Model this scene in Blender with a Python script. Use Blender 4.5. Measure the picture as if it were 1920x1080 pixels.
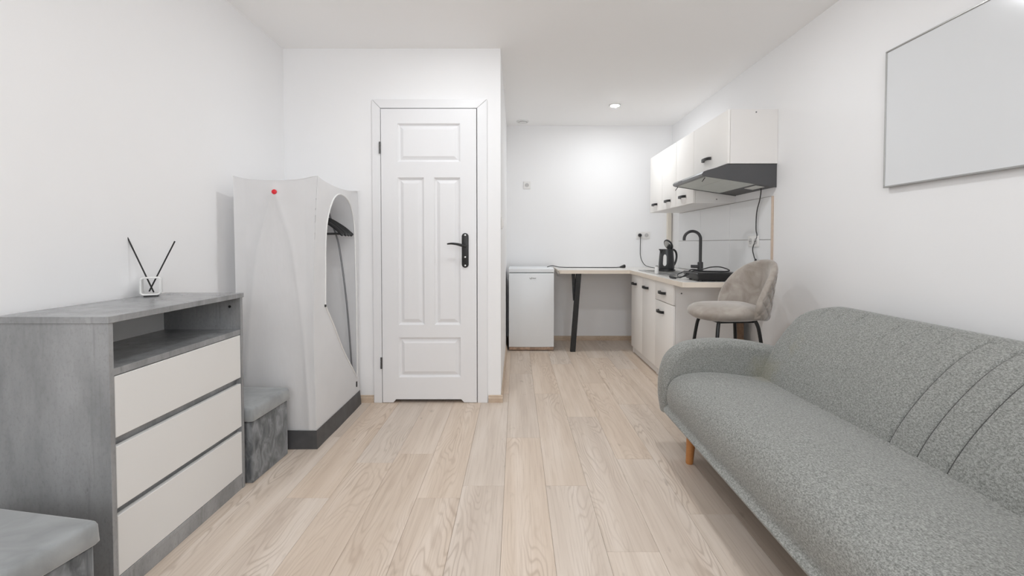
import bpy, bmesh, math, random
from mathutils import Vector, Matrix, noise

random.seed(7)
for o in list(bpy.data.objects):
    bpy.data.objects.remove(o)
scene = bpy.context.scene
COL = scene.collection
R = math.radians
PI = math.pi

# ------------------------------------------------------------------ camera, world, light
cam_d = bpy.data.cameras.new('camera')
cam = bpy.data.objects.new('camera', cam_d)
COL.objects.link(cam)
scene.camera = cam
FPX = 860.0
cam_d.sensor_fit = 'HORIZONTAL'
cam_d.sensor_width = 36.0
cam_d.lens = 36.0 * FPX / 1920.0
cam_d.shift_x = -8.0 / 1920.0
cam_d.shift_y = -60.5 / 1920.0
cam_d.clip_start = 0.05
cam.location = (0, 0, 1.107)
cam.rotation_euler = (R(90 - 1.5), 0, 0)

world = bpy.data.worlds.new('sky')
scene.world = world
world.use_nodes = True
world.node_tree.nodes['Background'].inputs[0].default_value = (0.80, 0.88, 1.0, 1)
world.node_tree.nodes['Background'].inputs[1].default_value = 1.0

scene.view_settings.view_transform = 'Standard'
scene.view_settings.look = 'None'
scene.view_settings.gamma = 1.0
scene.view_settings.use_curve_mapping = False
scene.view_settings.exposure = -0.18

scene.cycles.max_bounces = 14
scene.cycles.diffuse_bounces = 10

# added fill light, shining in through an assumed window behind the camera
dl = bpy.data.lights.new('window_fill', 'AREA')
dl.shape = 'RECTANGLE'
dl.size = 1.7
dl.size_y = 1.35
dl.energy = 48.0
dl.color = (0.94, 0.97, 1.0)
dlo = bpy.data.objects.new('window_fill', dl)
COL.objects.link(dlo)
dlo.location = (0.1, -1.72, 1.55)
dlo.rotation_euler = (R(90), 0, R(0))
dlo.rotation_euler = (R(-90), 0, R(180))

LAMP = 460.0            # emission strength of the downlight lenses
KITCHEN = 1.4          # the kitchen fitting is the stronger one
LAMP_COL = (0.945, 0.975, 1.0)

# ------------------------------------------------------------------ dimensions of the flat
XL, XR = -1.60, 1.775        # left and right wall
YD = 3.18                    # wall with the door
YF = 5.24                    # far wall of the kitchen niche
YB = -1.55                   # wall behind the camera
XC = -0.108                  # niche side wall
ZC = 2.445                   # ceiling

# ------------------------------------------------------------------ mesh helpers
def new():
    return bmesh.new()

def box(bm, x0, x1, y0, y1, z0, z1, bev=0.0, seg=2):
    if x1 < x0: x0, x1 = x1, x0
    if y1 < y0: y0, y1 = y1, y0
    if z1 < z0: z0, z1 = z1, z0
    v = [bm.verts.new(p) for p in ((x0,y0,z0),(x1,y0,z0),(x1,y1,z0),(x0,y1,z0),(x0,y0,z1),(x1,y0,z1),(x1,y1,z1),(x0,y1,z1))]
    fs = [bm.faces.new([v[i] for i in q]) for q in ((3,2,1,0),(4,5,6,7),(0,1,5,4),(1,2,6,5),(2,3,7,6),(3,0,4,7))]
    if bev > 0:
        es = list({e for f in fs for e in f.edges})
        bmesh.ops.bevel(bm, geom=es, offset=bev, segments=seg, profile=0.5, affect='EDGES')
    return bm

def prism(bm, pts, axis, a0, a1, bev=0.0, seg=2):
    def mk(p, a):
        return {'x': (a, p[0], p[1]), 'y': (p[0], a, p[1]), 'z': (p[0], p[1], a)}[axis]
    va = [bm.verts.new(mk(p, a0)) for p in pts]
    vb = [bm.verts.new(mk(p, a1)) for p in pts]
    n = len(pts)
    fs = [bm.faces.new(va[::-1]), bm.faces.new(vb)]
    for i in range(n):
        fs.append(bm.faces.new((va[i], va[(i+1) % n], vb[(i+1) % n], vb[i])))
    bmesh.ops.recalc_face_normals(bm, faces=fs)
    if bev > 0:
        es = list({e for f in fs[:2] for e in f.edges})
        bmesh.ops.bevel(bm, geom=es, offset=bev, segments=seg, profile=0.5, affect='EDGES')
    return bm

def cr(pts, k=6, closed=False):
    """Catmull-Rom through pts"""
    P = [Vector(p) for p in pts]
    n = len(P)
    out = []
    m = n if closed else n - 1
    for i in range(m):
        if closed:
            a, b, c, d = P[(i-1) % n], P[i], P[(i+1) % n], P[(i+2) % n]
        else:
            a, b, c, d = P[max(i-1, 0)], P[i], P[i+1], P[min(i+2, n-1)]
        for j in range(k):
            t = j / k
            out.append(0.5*((2*b) + (c-a)*t + (2*a-5*b+4*c-d)*t*t + (3*b-a-3*c+d)*t*t*t))
    if not closed:
        out.append(P[-1])
    return out

def tube(bm, path, r, n=8, closed=False, flat=1.0):
    P = [Vector(p) for p in path]
    m = len(P)
    rs = r if isinstance(r, (list, tuple)) else [r]*m
    T = []
    for i in range(m):
        if closed:
            t = P[(i+1) % m] - P[(i-1) % m]
        else:
            t = P[min(i+1, m-1)] - P[max(i-1, 0)]
        T.append(t.normalized())
    ref = Vector((0, 0, 1)) if abs(T[0].z) < 0.9 else Vector((1, 0, 0))
    N = (ref - T[0]*ref.dot(T[0])).normalized()
    rings = []
    for i in range(m):
        N = (N - T[i]*N.dot(T[i])).normalized()
        B = T[i].cross(N)
        rings.append([bm.verts.new(P[i] + (N*math.cos(2*PI*k/n)*flat + B*math.sin(2*PI*k/n))*rs[i]) for k in range(n)])
    cnt = m if closed else m - 1
    for i in range(cnt):
        a, b = rings[i], rings[(i+1) % m]
        for k in range(n):
            bm.faces.new((a[k], a[(k+1) % n], b[(k+1) % n], b[k]))
    if not closed:
        bm.faces.new(rings[0][::-1])
        bm.faces.new(rings[-1])
    return bm

def lathe(bm, prof, cx=0, cy=0, n=24, M=None):
    rings = []
    for r, z in prof:
        if r < 1e-6:
            p = Vector((cx, cy, z))
            rings.append([bm.verts.new(M @ p if M else p)])
        else:
            ring = []
            for k in range(n):
                p = Vector((cx + r*math.cos(2*PI*k/n), cy + r*math.sin(2*PI*k/n), z))
                ring.append(bm.verts.new(M @ p if M else p))
            rings.append(ring)
    fs = []
    for a, b in zip(rings[:-1], rings[1:]):
        for k in range(n):
            k2 = (k+1) % n
            if len(a) == 1 and len(b) == 1: continue
            if len(a) == 1: fs.append(bm.faces.new((a[0], b[k], b[k2])))
            elif len(b) == 1: fs.append(bm.faces.new((a[k], a[k2], b[0])))
            else: fs.append(bm.faces.new((a[k], a[k2], b[k2], b[k])))
    if len(rings[0]) > 1: fs.append(bm.faces.new(rings[0][::-1]))
    if len(rings[-1]) > 1: fs.append(bm.faces.new(rings[-1]))
    bmesh.ops.recalc_face_normals(bm, faces=fs)
    return bm

def loft(bm, loops, caps=True, closed=True):
    rings = [[bm.verts.new(p) for p in L] for L in loops]
    n = len(rings[0])
    fs = []
    for a, b in zip(rings[:-1], rings[1:]):
        for k in range(n if closed else n-1):
            fs.append(bm.faces.new((a[k], a[(k+1) % n], b[(k+1) % n], b[k])))
    if caps and closed:
        fs.append(bm.faces.new(rings[0][::-1]))
        fs.append(bm.faces.new(rings[-1]))
    bmesh.ops.recalc_face_normals(bm, faces=fs)
    return bm

def grid(bm, fn, nu, nv):
    V = [[bm.verts.new(fn(i/nu, j/nv)) for j in range(nv+1)] for i in range(nu+1)]
    for i in range(nu):
        for j in range(nv):
            bm.faces.new((V[i][j], V[i+1][j], V[i+1][j+1], V[i][j+1]))
    return V

LOCAL = {}

def finish(name, bm, mat, smooth=True, angle=35):
    me = bpy.data.meshes.new(name)
    bm.normal_update()
    bm.to_mesh(me)
    bm.free()
    if smooth:
        for p in me.polygons: p.use_smooth = True
        me.set_sharp_from_angle(angle=R(angle))
    me.materials.append(mat)
    o = bpy.data.objects.new(name, me)
    COL.objects.link(o)
    return o

def root_loc(parent):
    while parent.parent: parent = parent.parent
    return parent

def part(name, bm, mat, parent, label=None, smooth=True, angle=35):
    """mesh given in world coordinates (or in the thing's own frame when that thing is local)"""
    rt = root_loc(parent)
    if not LOCAL.get(rt.name, False):
        bm.transform(Matrix.Translation(-Vector(rt.location)))
    o = finish(name, bm, mat, smooth, angle)
    o.parent = parent
    if label: o['label'] = label
    return o

def tag(o, label, cat, group=None):
    o['label'] = label; o['category'] = cat
    if group: o['group'] = group
    return o

def thing(name, label, cat, loc=(0, 0, 0), rotz=0.0, group=None, local=False):
    o = bpy.data.objects.new(name, None)
    o.empty_display_size = 0.05
    COL.objects.link(o)
    o.location = loc
    o.rotation_euler = (0, 0, rotz)
    LOCAL[o.name] = local
    return tag(o, label, cat, group)

def single(name, bm, mat, label, cat, loc, group=None, smooth=True, angle=35):
    bm.transform(Matrix.Translation(-Vector(loc)))
    o = finish(name, bm, mat, smooth, angle)
    o.location = loc
    return tag(o, label, cat, group)

def struct(name, bm, mat, smooth=False):
    o = finish(name, bm, mat, smooth)
    o['kind'] = 'structure'
    return o

# ------------------------------------------------------------------ materials
class NT:
    def __init__(self, name):
        self.m = bpy.data.materials.new(name)
        self.m.use_nodes = True
        self.t = self.m.node_tree
        self.b = self.t.nodes['Principled BSDF']
        self._tc = None
    def n(self, typ, **kw):
        nd = self.t.nodes.new(typ)
        for k, v in kw.items(): setattr(nd, k, v)
        return nd
    def l(self, a, b): self.t.links.new(a, b)
    def coord(self, which='Object'):
        if not self._tc: self._tc = self.n('ShaderNodeTexCoord')
        return self._tc.outputs[which]
    def map(self, src, scale=(1, 1, 1), loc=(0, 0, 0), rot=(0, 0, 0)):
        mp = self.n('ShaderNodeMapping')
        mp.inputs['Scale'].default_value = scale
        mp.inputs['Location'].default_value = loc
        mp.inputs['Rotation'].default_value = rot
        self.l(src, mp.inputs[0]); return mp.outputs[0]
    def noise(self, vec, scale, detail=3, rough=0.55, dist=0.0):
        nd = self.n('ShaderNodeTexNoise')
        self.l(vec, nd.inputs['Vector'])
        nd.inputs['Scale'].default_value = scale
        nd.inputs['Detail'].default_value = detail
        nd.inputs['Roughness'].default_value = rough
        nd.inputs['Distortion'].default_value = dist
        return nd.outputs['Fac']
    def ramp(self, fac, stops):
        nd = self.n('ShaderNodeValToRGB')
        els = nd.color_ramp.elements
        els[0].position, els[0].color = stops[0][0], (*stops[0][1], 1)
        els[1].position, els[1].color = stops[-1][0], (*stops[-1][1], 1)
        for p, c in stops[1:-1]:
            e = els.new(p); e.color = (*c, 1)
        self.l(fac, nd.inputs[0]); return nd.outputs[0]
    def math(self, op, a, b=None):
        nd = self.n('ShaderNodeMath', operation=op)
        for i, v in enumerate((a, b)):
            if v is None: continue
            if isinstance(v, (int, float)): nd.inputs[i].default_value = v
            else: self.l(v, nd.inputs[i])
        return nd.outputs[0]
    def mix(self, fac, a, b, blend='MIX'):
        nd = self.n('ShaderNodeMix', data_type='RGBA', blend_type=blend)
        for idx, v in ((0, fac), (6, a), (7, b)):
            if isinstance(v, (int, float)): nd.inputs[idx].default_value = v
            elif isinstance(v, tuple): nd.inputs[idx].default_value = (*v, 1)
            else: self.l(v, nd.inputs[idx])
        return nd.outputs[2]
    def bump(self, h, strength=0.2, dist=0.002):
        nd = self.n('ShaderNodeBump')
        nd.inputs['Strength'].default_value = strength
        nd.inputs['Distance'].default_value = dist
        self.l(h, nd.inputs['Height'])
        self.l(nd.outputs[0], self.b.inputs['Normal'])
    def set(self, color=None, rough=None, metal=None, spec=None, sheen=None):
        i = self.b.inputs
        if color is not None:
            if isinstance(color, tuple): i['Base Color'].default_value = (*color, 1)
            else: self.l(color, i['Base Color'])
        if rough is not None: i['Roughness'].default_value = rough
        if metal is not None: i['Metallic'].default_value = metal
        if spec is not None: i['Specular IOR Level'].default_value = spec
        if sheen is not None:
            i['Sheen Weight'].default_value = sheen
            i['Sheen Roughness'].default_value = 0.4
        return self.m

def lin(r, g, b):
    f = lambda c: (c/255/12.92) if c/255 <= 0.04045 else ((c/255+0.055)/1.055)**2.4
    return (f(r), f(g), f(b))

def plain(name, col, rough=0.5, metal=0.0, spec=0.5, var=0.03, scale=8.0, bump=0.0, bscale=300):
    k = NT(name)
    c2 = tuple(max(0, c*(1-var*2)) for c in col)
    c = k.ramp(k.noise(k.coord(), scale, 3), [(0.3, c2), (0.7, col)])
    k.set(c, rough, metal, spec)
    if bump > 0: k.bump(k.noise(k.coord(), bscale, 2), bump, 0.001)
    return k.m

M = {}
M['wall'] = plain('white wall paint', (0.88, 0.88, 0.885), 0.75, spec=0.25, var=0.006, scale=1.5, bump=0.05, bscale=140)
M['ceiling'] = plain('white ceiling paint', (0.92, 0.915, 0.91), 0.7, spec=0.25, var=0.005, scale=1.2)
M['door'] = plain('white door lacquer', (0.82, 0.82, 0.83), 0.38, spec=0.5, var=0.006, scale=2)
M['laminate'] = plain('white laminate', (0.80, 0.80, 0.79), 0.32, var=0.008, scale=2)
M['cabinet'] = plain('cream white cabinet laminate', (0.89, 0.87, 0.84), 0.6, spec=0.3, var=0.008, scale=2)
M['cabinet_side'] = plain('white chipboard side', (0.80, 0.78, 0.76), 0.45, var=0.008, scale=2)
M['drawer_front'] = plain('warm white drawer front', (0.74, 0.735, 0.72), 0.42, var=0.006, scale=2)
M['black'] = plain('matt black metal', (0.012, 0.012, 0.012), 0.42, var=0.05)
M['black_plastic'] = plain('black plastic', (0.016, 0.016, 0.017), 0.35, var=0.05)
M['graphite'] = plain('graphite faucet coating', (0.045, 0.044, 0.046), 0.42, var=0.05)
M['hood'] = plain('anthracite hood steel', (0.075, 0.075, 0.078), 0.45, metal=0.0, var=0.03)
M['hood_lip'] = plain('grey hood front lip', (0.22, 0.225, 0.23), 0.35, metal=0.3, var=0.03)
M['filter'] = plain('pale hood filter', (0.62, 0.65, 0.62), 0.5, var=0.03, scale=30)
M['lens_off'] = plain('frosted lamp cover', (0.75, 0.75, 0.72), 0.3)
M['steel'] = plain('brushed stainless steel', (0.55, 0.55, 0.54), 0.28, metal=1.0, var=0.06, scale=20)
M['kettle'] = plain('dark grey kettle plastic', (0.035, 0.036, 0.038), 0.32, var=0.05)
M['fridge'] = plain('white fridge enamel', (0.82, 0.845, 0.865), 0.35, var=0.006, scale=2)
M['fridge_gap_shade'] = plain('fridge body in gap shade', (0.04, 0.04, 0.042), 0.6)  # near-black colour puts in the shade of the gap beside the fridge
M['raw_edge'] = plain('worn peach plinth', (0.60, 0.42, 0.31), 0.7, var=0.25, scale=40)
M['tile'] = plain('white glazed tile', (0.78, 0.785, 0.79), 0.12, var=0.01, scale=2)
M['grout'] = plain('brown grey grout', (0.36, 0.31, 0.28), 0.85, var=0.1, scale=60)
M['beige'] = plain('beige edge strip', (0.62, 0.50, 0.40), 0.6, var=0.06, scale=30)
M['cream'] = plain('cream painted trim', (0.76, 0.71, 0.62), 0.6, var=0.02)
M['switch'] = plain('white switch plastic', (0.80, 0.79, 0.77), 0.3, var=0.005)
M['socket_hole'] = plain('dark socket recess', (0.12, 0.11, 0.10), 0.5)
M['socket_well'] = plain('grey white socket well', (0.55, 0.54, 0.53), 0.4)
M['board'] = plain('white marker board enamel', (0.74, 0.755, 0.77), 0.16, var=0.006, scale=1.5)
M['alu'] = plain('grey aluminium', (0.48, 0.48, 0.47), 0.35, metal=0.8, var=0.03)
M['hinge'] = plain('dark chrome hinge', (0.16, 0.16, 0.16), 0.3, metal=0.9)
M['red'] = plain('red plastic cap', (0.72, 0.01, 0.025), 0.35, var=0.03)
M['rod'] = plain('grey steel rod', (0.22, 0.22, 0.23), 0.4, metal=0.4)
M['white_metal'] = plain('white enamelled metal', (0.78, 0.78, 0.77), 0.4)
M['ceramic'] = plain('white ceramic', (0.84, 0.84, 0.83), 0.25, var=0.01)
M['hardboard'] = plain('brown hardboard', (0.22, 0.14, 0.09), 0.8, var=0.12, scale=60)
M['subfloor'] = plain('dark joint underlay', (0.30, 0.24, 0.19), 0.9)
M['dark_void'] = plain('dark bathroom plaster', (0.10, 0.10, 0.10), 0.9)
M['oak_leg'] = None

def wood(name, c_lo, c_mid, c_hi, grain, lines=21.0, rough=0.45, rnd=True):
    """long plank wood: grain along local y, contour figure, tone by object"""
    k = NT(name)
    oc = k.coord('Object')
    if rnd:
        oi = k.n('ShaderNodeObjectInfo')
        off = k.n('ShaderNodeVectorMath', operation='SCALE')
        k.l(oi.outputs['Random'], off.inputs['Scale'])
        off.inputs[0].default_value = (37.0, 91.0, 13.0)
        add = k.n('ShaderNodeVectorMath', operation='ADD')
        k.l(oc, add.inputs[0]); k.l(off.outputs[0], add.inputs[1])
        oc = add.outputs[0]
    # cathedral figure: contour lines of a stretched noise
    fig = k.noise(k.map(oc, (7.0, 1.15, 7.0)), 1.0, 2.2, 0.45, 0.25)
    s = k.math('SINE', k.math('MULTIPLY', fig, lines*2*PI))
    s = k.math('MULTIPLY', k.math('ADD', s, 1.0), 0.5)
    s = k.math('POWER', s, 4.0)
    # lines only show in some places
    where = k.noise(k.map(oc, (5.0, 1.0, 5.0), loc=(3, 7, 1)), 1.0, 2, 0.5)
    where = k.ramp(where, [(0.46, (0, 0, 0)), (0.64, (1, 1, 1))])
    s = k.math('MULTIPLY', s, where)
    fine = k.noise(k.map(oc, (150.0, 3.5, 150.0)), 1.0, 4, 0.6)
    wide = k.noise(k.map(oc, (14.0, 0.9, 14.0), loc=(1, 5, 2)), 1.0, 3, 0.5)
    col = k.ramp(wide, [(0.32, c_lo), (0.5, c_mid), (0.68, c_hi)])
    col = k.mix(k.math('MULTIPLY', k.ramp(fine, [(0.48, (0, 0, 0)), (0.75, (1, 1, 1))]), 0.42), col, grain)
    col = k.mix(k.math('MULTIPLY', s, 0.6), col, grain)
    # fine pores inside the figure and dark knots
    kn = k.noise(k.map(oc, (22.0, 9.0, 22.0), loc=(9, 2, 4)), 1.0, 2, 0.5)
    kn = k.ramp(kn, [(0.70, (0, 0, 0)), (0.80, (1, 1, 1))])
    col = k.mix(k.math('MULTIPLY', kn, 0.45), col, tuple(c*0.75 for c in grain))
    if rnd:
        hsv = k.n('ShaderNodeHueSaturation')
        k.l(col, hsv.inputs['Color'])
        rv = k.n('ShaderNodeMapRange'); k.l(oi.outputs['Random'], rv.inputs[0])
        rv.inputs[3].default_value = 0.965; rv.inputs[4].default_value = 1.035
        k.l(rv.outputs[0], hsv.inputs['Value'])
        wn = k.n('ShaderNodeTexWhiteNoise', noise_dimensions='1D')
        k.l(oi.outputs['Random'], wn.inputs['W'])
        rs = k.n('ShaderNodeMapRange'); k.l(wn.outputs['Value'], rs.inputs[0])
        rs.inputs[3].default_value = 0.82; rs.inputs[4].default_value = 1.10
        k.l(rs.outputs[0], hsv.inputs['Saturation'])
        col = hsv.outputs[0]
    k.set(col, rough, 0, 0.4)
    k.bump(fine, 0.08, 0.0006)
    return k.m

M['plank'] = wood('pale oak laminate', (0.60, 0.495, 0.405), (0.66, 0.555, 0.46), (0.71, 0.61, 0.52), (0.42, 0.32, 0.24))
M['baseboard'] = wood('pale oak skirting', (0.52, 0.40, 0.30), (0.58, 0.46, 0.35), (0.62, 0.50, 0.39), (0.36, 0.25, 0.17), rnd=False)
M['leg_wood'] = wood('orange beech', (0.50, 0.21, 0.065), (0.56, 0.25, 0.085), (0.62, 0.29, 0.10), (0.40, 0.15, 0.045), rnd=False)

def concrete():
    k = NT('grey concrete look laminate')
    oc = k.coord()
    a = k.noise(k.map(oc, (7, 7, 2.2)), 1.0, 6, 0.62)
    col = k.ramp(a, [(0.30, (0.20, 0.205, 0.21)), (0.5, (0.285, 0.29, 0.295)), (0.70, (0.36, 0.365, 0.37))])
    s = k.noise(k.map(oc, (26, 26, 0.9), loc=(2, 1, 0)), 1.0, 4, 0.6)
    col = k.mix(k.math('MULTIPLY', k.ramp(s, [(0.585, (0, 0, 0)), (0.67, (1, 1, 1))]), 0.42), col, (0.15, 0.15, 0.152))
    p = k.noise(k.map(oc, (45, 45, 22), loc=(5, 3, 1)), 1.0, 3, 0.6)
    col = k.mix(k.math('MULTIPLY', k.ramp(p, [(0.68, (0, 0, 0)), (0.76, (1, 1, 1))]), 0.4), col, (0.15, 0.15, 0.15))
    q = k.noise(k.map(oc, (120, 120, 70), loc=(1, 8, 3)), 1.0, 4, 0.65)
    col = k.mix(k.math('MULTIPLY', k.ramp(q, [(0.50, (0, 0, 0)), (0.72, (1, 1, 1))]), 0.32), col, (0.16, 0.16, 0.162))
    k.set(col, 0.24, 0, 0.55)
    return k.m
M['concrete'] = concrete()

def fabric(name, dark, mid, light, scale, stains=(), rough=0.9, bump=0.12):
    k = NT(name)
    oc = k.coord()
    a = k.noise(k.map(oc, (1.0, 0.55, 1.0)), scale, 2, 0.6)
    b = k.noise(k.map(oc, (0.5, 1.0, 0.8), loc=(4, 2, 7)), scale*1.9, 1, 0.5)
    f = k.math('ADD', k.math('MULTIPLY', a, 0.6), k.math('MULTIPLY', b, 0.4))
    col = k.ramp(f, [(0.36, dark), (0.5, mid), (0.64, light)])
    for (c, rad, scol, amt) in stains:
        d = k.n('ShaderNodeVectorMath', operation='DISTANCE')
        k.l(oc, d.inputs[0]); d.inputs[1].default_value = c
        dn = k.math('ADD', d.outputs['Value'], k.math('MULTIPLY', k.math('SUBTRACT', k.noise(oc, 14, 3), 0.5), rad*1.2))
        fac = k.n('ShaderNodeMapRange'); k.l(dn, fac.inputs[0])
        fac.inputs[1].default_value = rad; fac.inputs[2].default_value = rad*0.45
        fac.inputs[3].default_value = 0; fac.inputs[4].default_value = amt
        col = k.mix(fac.outputs[0], col, scol)
    k.set(col, rough, 0, 0.15, 0.25)
    k.bump(f, bump, 0.0015)
    return k.m

def velvet(name, dark, mid, light, scale, rot=0.0, stretch=(1, 1, 1), sheen=0.6):
    k = NT(name)
    oc = k.map(k.coord(), stretch, rot=(rot, 0.3, 0))
    a = k.noise(oc, scale, 3.5, 0.6, 0.9)
    col = k.ramp(a, [(0.30, dark), (0.5, mid), (0.70, light)])
    k.set(col, 0.75, 0, 0.2, sheen)
    k.bump(k.noise(k.coord(), 260, 2), 0.12, 0.001)
    return k.m

M['sofa'] = fabric('grey green heather weave', (0.155, 0.16, 0.15), (0.262, 0.267, 0.253), (0.38, 0.385, 0.365), 230,
                   stains=(((0.30, 0.52, 0.52), 0.16, (0.27, 0.25, 0.15), 0.42), ((0.36, 0.40, 0.50), 0.085, (0.27, 0.21, 0.14), 0.40),
                           ((0.12, 0.62, 0.43), 0.12, (0.31, 0.29, 0.20), 0.35)))
M['sofa_seam'] = plain('dark seam thread', (0.10, 0.10, 0.097), 0.9)
M['ottoman_body'] = velvet('crushed grey velvet', (0.055, 0.06, 0.063), (0.135, 0.142, 0.147), (0.26, 0.27, 0.28), 22, 0.5, (1, 1, 0.5))
M['ottoman_lid'] = velvet('smooth grey velvet', (0.23, 0.24, 0.243), (0.295, 0.308, 0.312), (0.36, 0.375, 0.38), 7)
M['stool_velvet'] = velvet('taupe velvet', (0.27, 0.235, 0.20), (0.345, 0.305, 0.27), (0.43, 0.39, 0.35), 9)

def cloth_mat():
    k = NT('white thin wardrobe cloth')
    c = k.ramp(k.noise(k.coord(), 4, 3), [(0.3, (0.86, 0.86, 0.865)), (0.7, (0.90, 0.90, 0.905))])
    k.set(c, 0.8, 0, 0.15)
    k.bump(k.noise(k.map(k.coord(), (3, 3, 1)), 6, 3), 0.25, 0.01)
    tr = k.n('ShaderNodeBsdfTranslucent'); k.l(c, tr.inputs[0])
    mx = k.n('ShaderNodeMixShader'); mx.inputs[0].default_value = 0.30
    k.l(k.b.outputs[0], mx.inputs[1]); k.l(tr.outputs[0], mx.inputs[2])
    k.l(mx.outputs[0], k.t.nodes['Material Output'].inputs[0])
    return k.m
M['cloth'] = cloth_mat()
M['cloth_dark'] = plain('dark grey coated cloth', (0.085, 0.085, 0.088), 0.5, var=0.15, scale=14, bump=0.3, bscale=18)

def worktop_mat():
    k = NT('pale speckled worktop')
    a = k.noise(k.coord(), 90, 3, 0.7)
    c = k.ramp(a, [(0.35, (0.58, 0.56, 0.53)), (0.5, (0.72, 0.70, 0.67)), (0.65, (0.79, 0.77, 0.74))])
    return k.set(c, 0.3, 0, 0.5)
M['worktop'] = worktop_mat()
M['worktop_edge'] = plain('cream worktop edging', (0.82, 0.74, 0.64), 0.5, var=0.03)

def emit_mat(name, col, strength):
    k = NT(name)
    k.set((0.9, 0.9, 0.9), 0.4)
    k.b.inputs['Emission Color'].default_value = (*col, 1)
    k.b.inputs['Emission Strength'].default_value = strength
    return k.m
M['lamp'] = emit_mat('lit downlight lens', LAMP_COL, LAMP)
M['lamp_kitchen'] = emit_mat('lit kitchen downlight lens', LAMP_COL, LAMP*KITCHEN)

def glass_mat():
    k = NT('window glass')
    tr = k.n('ShaderNodeBsdfTransparent'); gl = k.n('ShaderNodeBsdfGlossy')
    gl.inputs['Roughness'].default_value = 0.02
    mx = k.n('ShaderNodeMixShader'); mx.inputs[0].default_value = 0.07
    k.l(tr.outputs[0], mx.inputs[1]); k.l(gl.outputs[0], mx.inputs[2])
    k.l(mx.outputs[0], k.t.nodes['Material Output'].inputs[0])
    return k.m
M['glass'] = glass_mat()

# ================================================================== the setting
floor = struct('floor', box(new(), XL-0.12, XR+0.12, YB-0.12, YF+0.12, -0.10, -0.008), M['subfloor'])
PW, PL = 0.19, 1.285
plank_mesh = {}
def plank(x0, x1, y0, y1):
    key = (round(x1-x0, 3), round(y1-y0, 3))
    g = 0.0004
    if key not in plank_mesh:
        bm = new()
        w, l = key
        c = 0.0005
        lo = [(-w/2+g, -l/2+g), (w/2-g, -l/2+g), (w/2-g, l/2-g), (-w/2+g, l/2-g)]
        hi = [(-w/2+g+c, -l/2+g+c), (w/2-g-c, -l/2+g+c), (w/2-g-c, l/2-g-c), (-w/2+g+c, l/2-g-c)]
        a = [bm.verts.new((*p, -0.008)) for p in lo]
        b = [bm.verts.new((*p, -c)) for p in lo]
        d = [bm.verts.new((*p, 0)) for p in hi]
        for p, q in ((a, b), (b, d)):
            for i in range(4):
                bm.faces.new((p[i], p[(i+1) % 4], q[(i+1) % 4], q[i]))
        bm.faces.new(d)
        me = bpy.data.meshes.new('plank')
        bm.to_mesh(me); bm.free()
        me.materials.append(M['plank'])
        plank_mesh[key] = me
    o = bpy.data.objects.new('plank', plank_mesh[key])
    COL.objects.link(o)
    o.location = ((x0+x1)/2, (y0+y1)/2, 0)
    o.parent = floor
joint = {-1: 2.07, 1: 2.07, 0: 2.59, -2: 1.97, -3: 2.39, -4: 2.29, -5: 1.97, 2: 1.62, 3: 2.33, 4: 1.85, 5: 2.74, 6: 2.2, 7: 1.7, 8: 2.5, 9: 1.9, -6: 2.6, -7: 1.5, -8: 2.2, -9: 1.8}
for k in range(-9, 11):
    x0 = -0.055 + PW*k
    x1 = x0 + PW
    cx0, cx1 = max(x0, XL), min(x1, XR)
    if cx1 - cx0 < 0.004: continue
    j = joint.get(k, 2.0)
    while j > YB: j -= PL
    cuts = [YB]
    j += PL
    while j < YF:
        cuts.append(j); j += PL
    cuts.append(YF)
    for a, b in zip(cuts[:-1], cuts[1:]):
        if b - a < 0.004: continue
        if cx1 <= XC:                       # behind the door wall nothing shows
            if a >= YD + 0.1: continue
            plank(cx0, cx1, a, min(b, YD + 0.1))
        elif cx0 < XC:
            if a < YD: plank(cx0, cx1, a, min(b, YD))
            if b > YD: plank(XC, cx1, max(a, YD), b)
        else:
            plank(cx0, cx1, a, b)

struct('ceiling', box(new(), XL-0.12, XR+0.12, YB-0.12, YF+0.12, ZC, ZC+0.1), M['ceiling'])
struct('wall_left', box(new(), XL-0.1, XL, YB-0.1, YF+0.1, -0.1, ZC), M['wall'])
wall_right = struct('wall_right', box(new(), XR, XR+0.1, YB-0.1, YF+0.1, -0.1, ZC), M['wall'])
struct('wall_far', box(new(), XL, XR, YF, YF+0.1, -0.1, ZC), M['wall'])
DX0, DX1, DZ = -0.945, -0.262, 2.045     # door opening
bm = new()
box(bm, XL, DX0, YD, YD+0.1, -0.1, ZC)
box(bm, DX1, XC, YD, YD+0.1, -0.1, ZC)
box(bm, DX0, DX1, YD, YD+0.1, DZ, ZC)
struct('wall_door', bm, M['wall'])
struct('wall_niche', box(new(), XC-0.1, XC, YD+0.1, YF, -0.1, ZC), M['wall'])
# wall behind the camera; its unseen window is added to admit fill light
WX0, WX1, WZ0, WZ1 = -0.75, 0.95, 0.88, 2.22
bm = new()
box(bm, XL, WX0, YB-0.1, YB, -0.1, ZC); box(bm, WX1, XR, YB-0.1, YB, -0.1, ZC)
box(bm, WX0, WX1, YB-0.1, YB, -0.1, WZ0); box(bm, WX0, WX1, YB-0.1, YB, WZ1, ZC)
struct('wall_back', bm, M['wall'])
win = bpy.data.objects.new('window_added', None); COL.objects.link(win); win['kind'] = 'structure'
win.location = ((WX0+WX1)/2, YB-0.05, WZ0)
bm = new()
for (a, b, c, d) in ((WX0, WX1, WZ0, WZ0+0.06), (WX0, WX1, WZ1-0.06, WZ1), (WX0, WX0+0.06, WZ0+0.06, WZ1-0.06), (WX1-0.06, WX1, WZ0+0.06, WZ1-0.06), (0.07, 0.13, WZ0+0.06, WZ1-0.06)):
    box(bm, a, b, YB-0.08, YB-0.02, c, d, 0.004)
part('window_frame', bm, M['door'], win)
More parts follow.
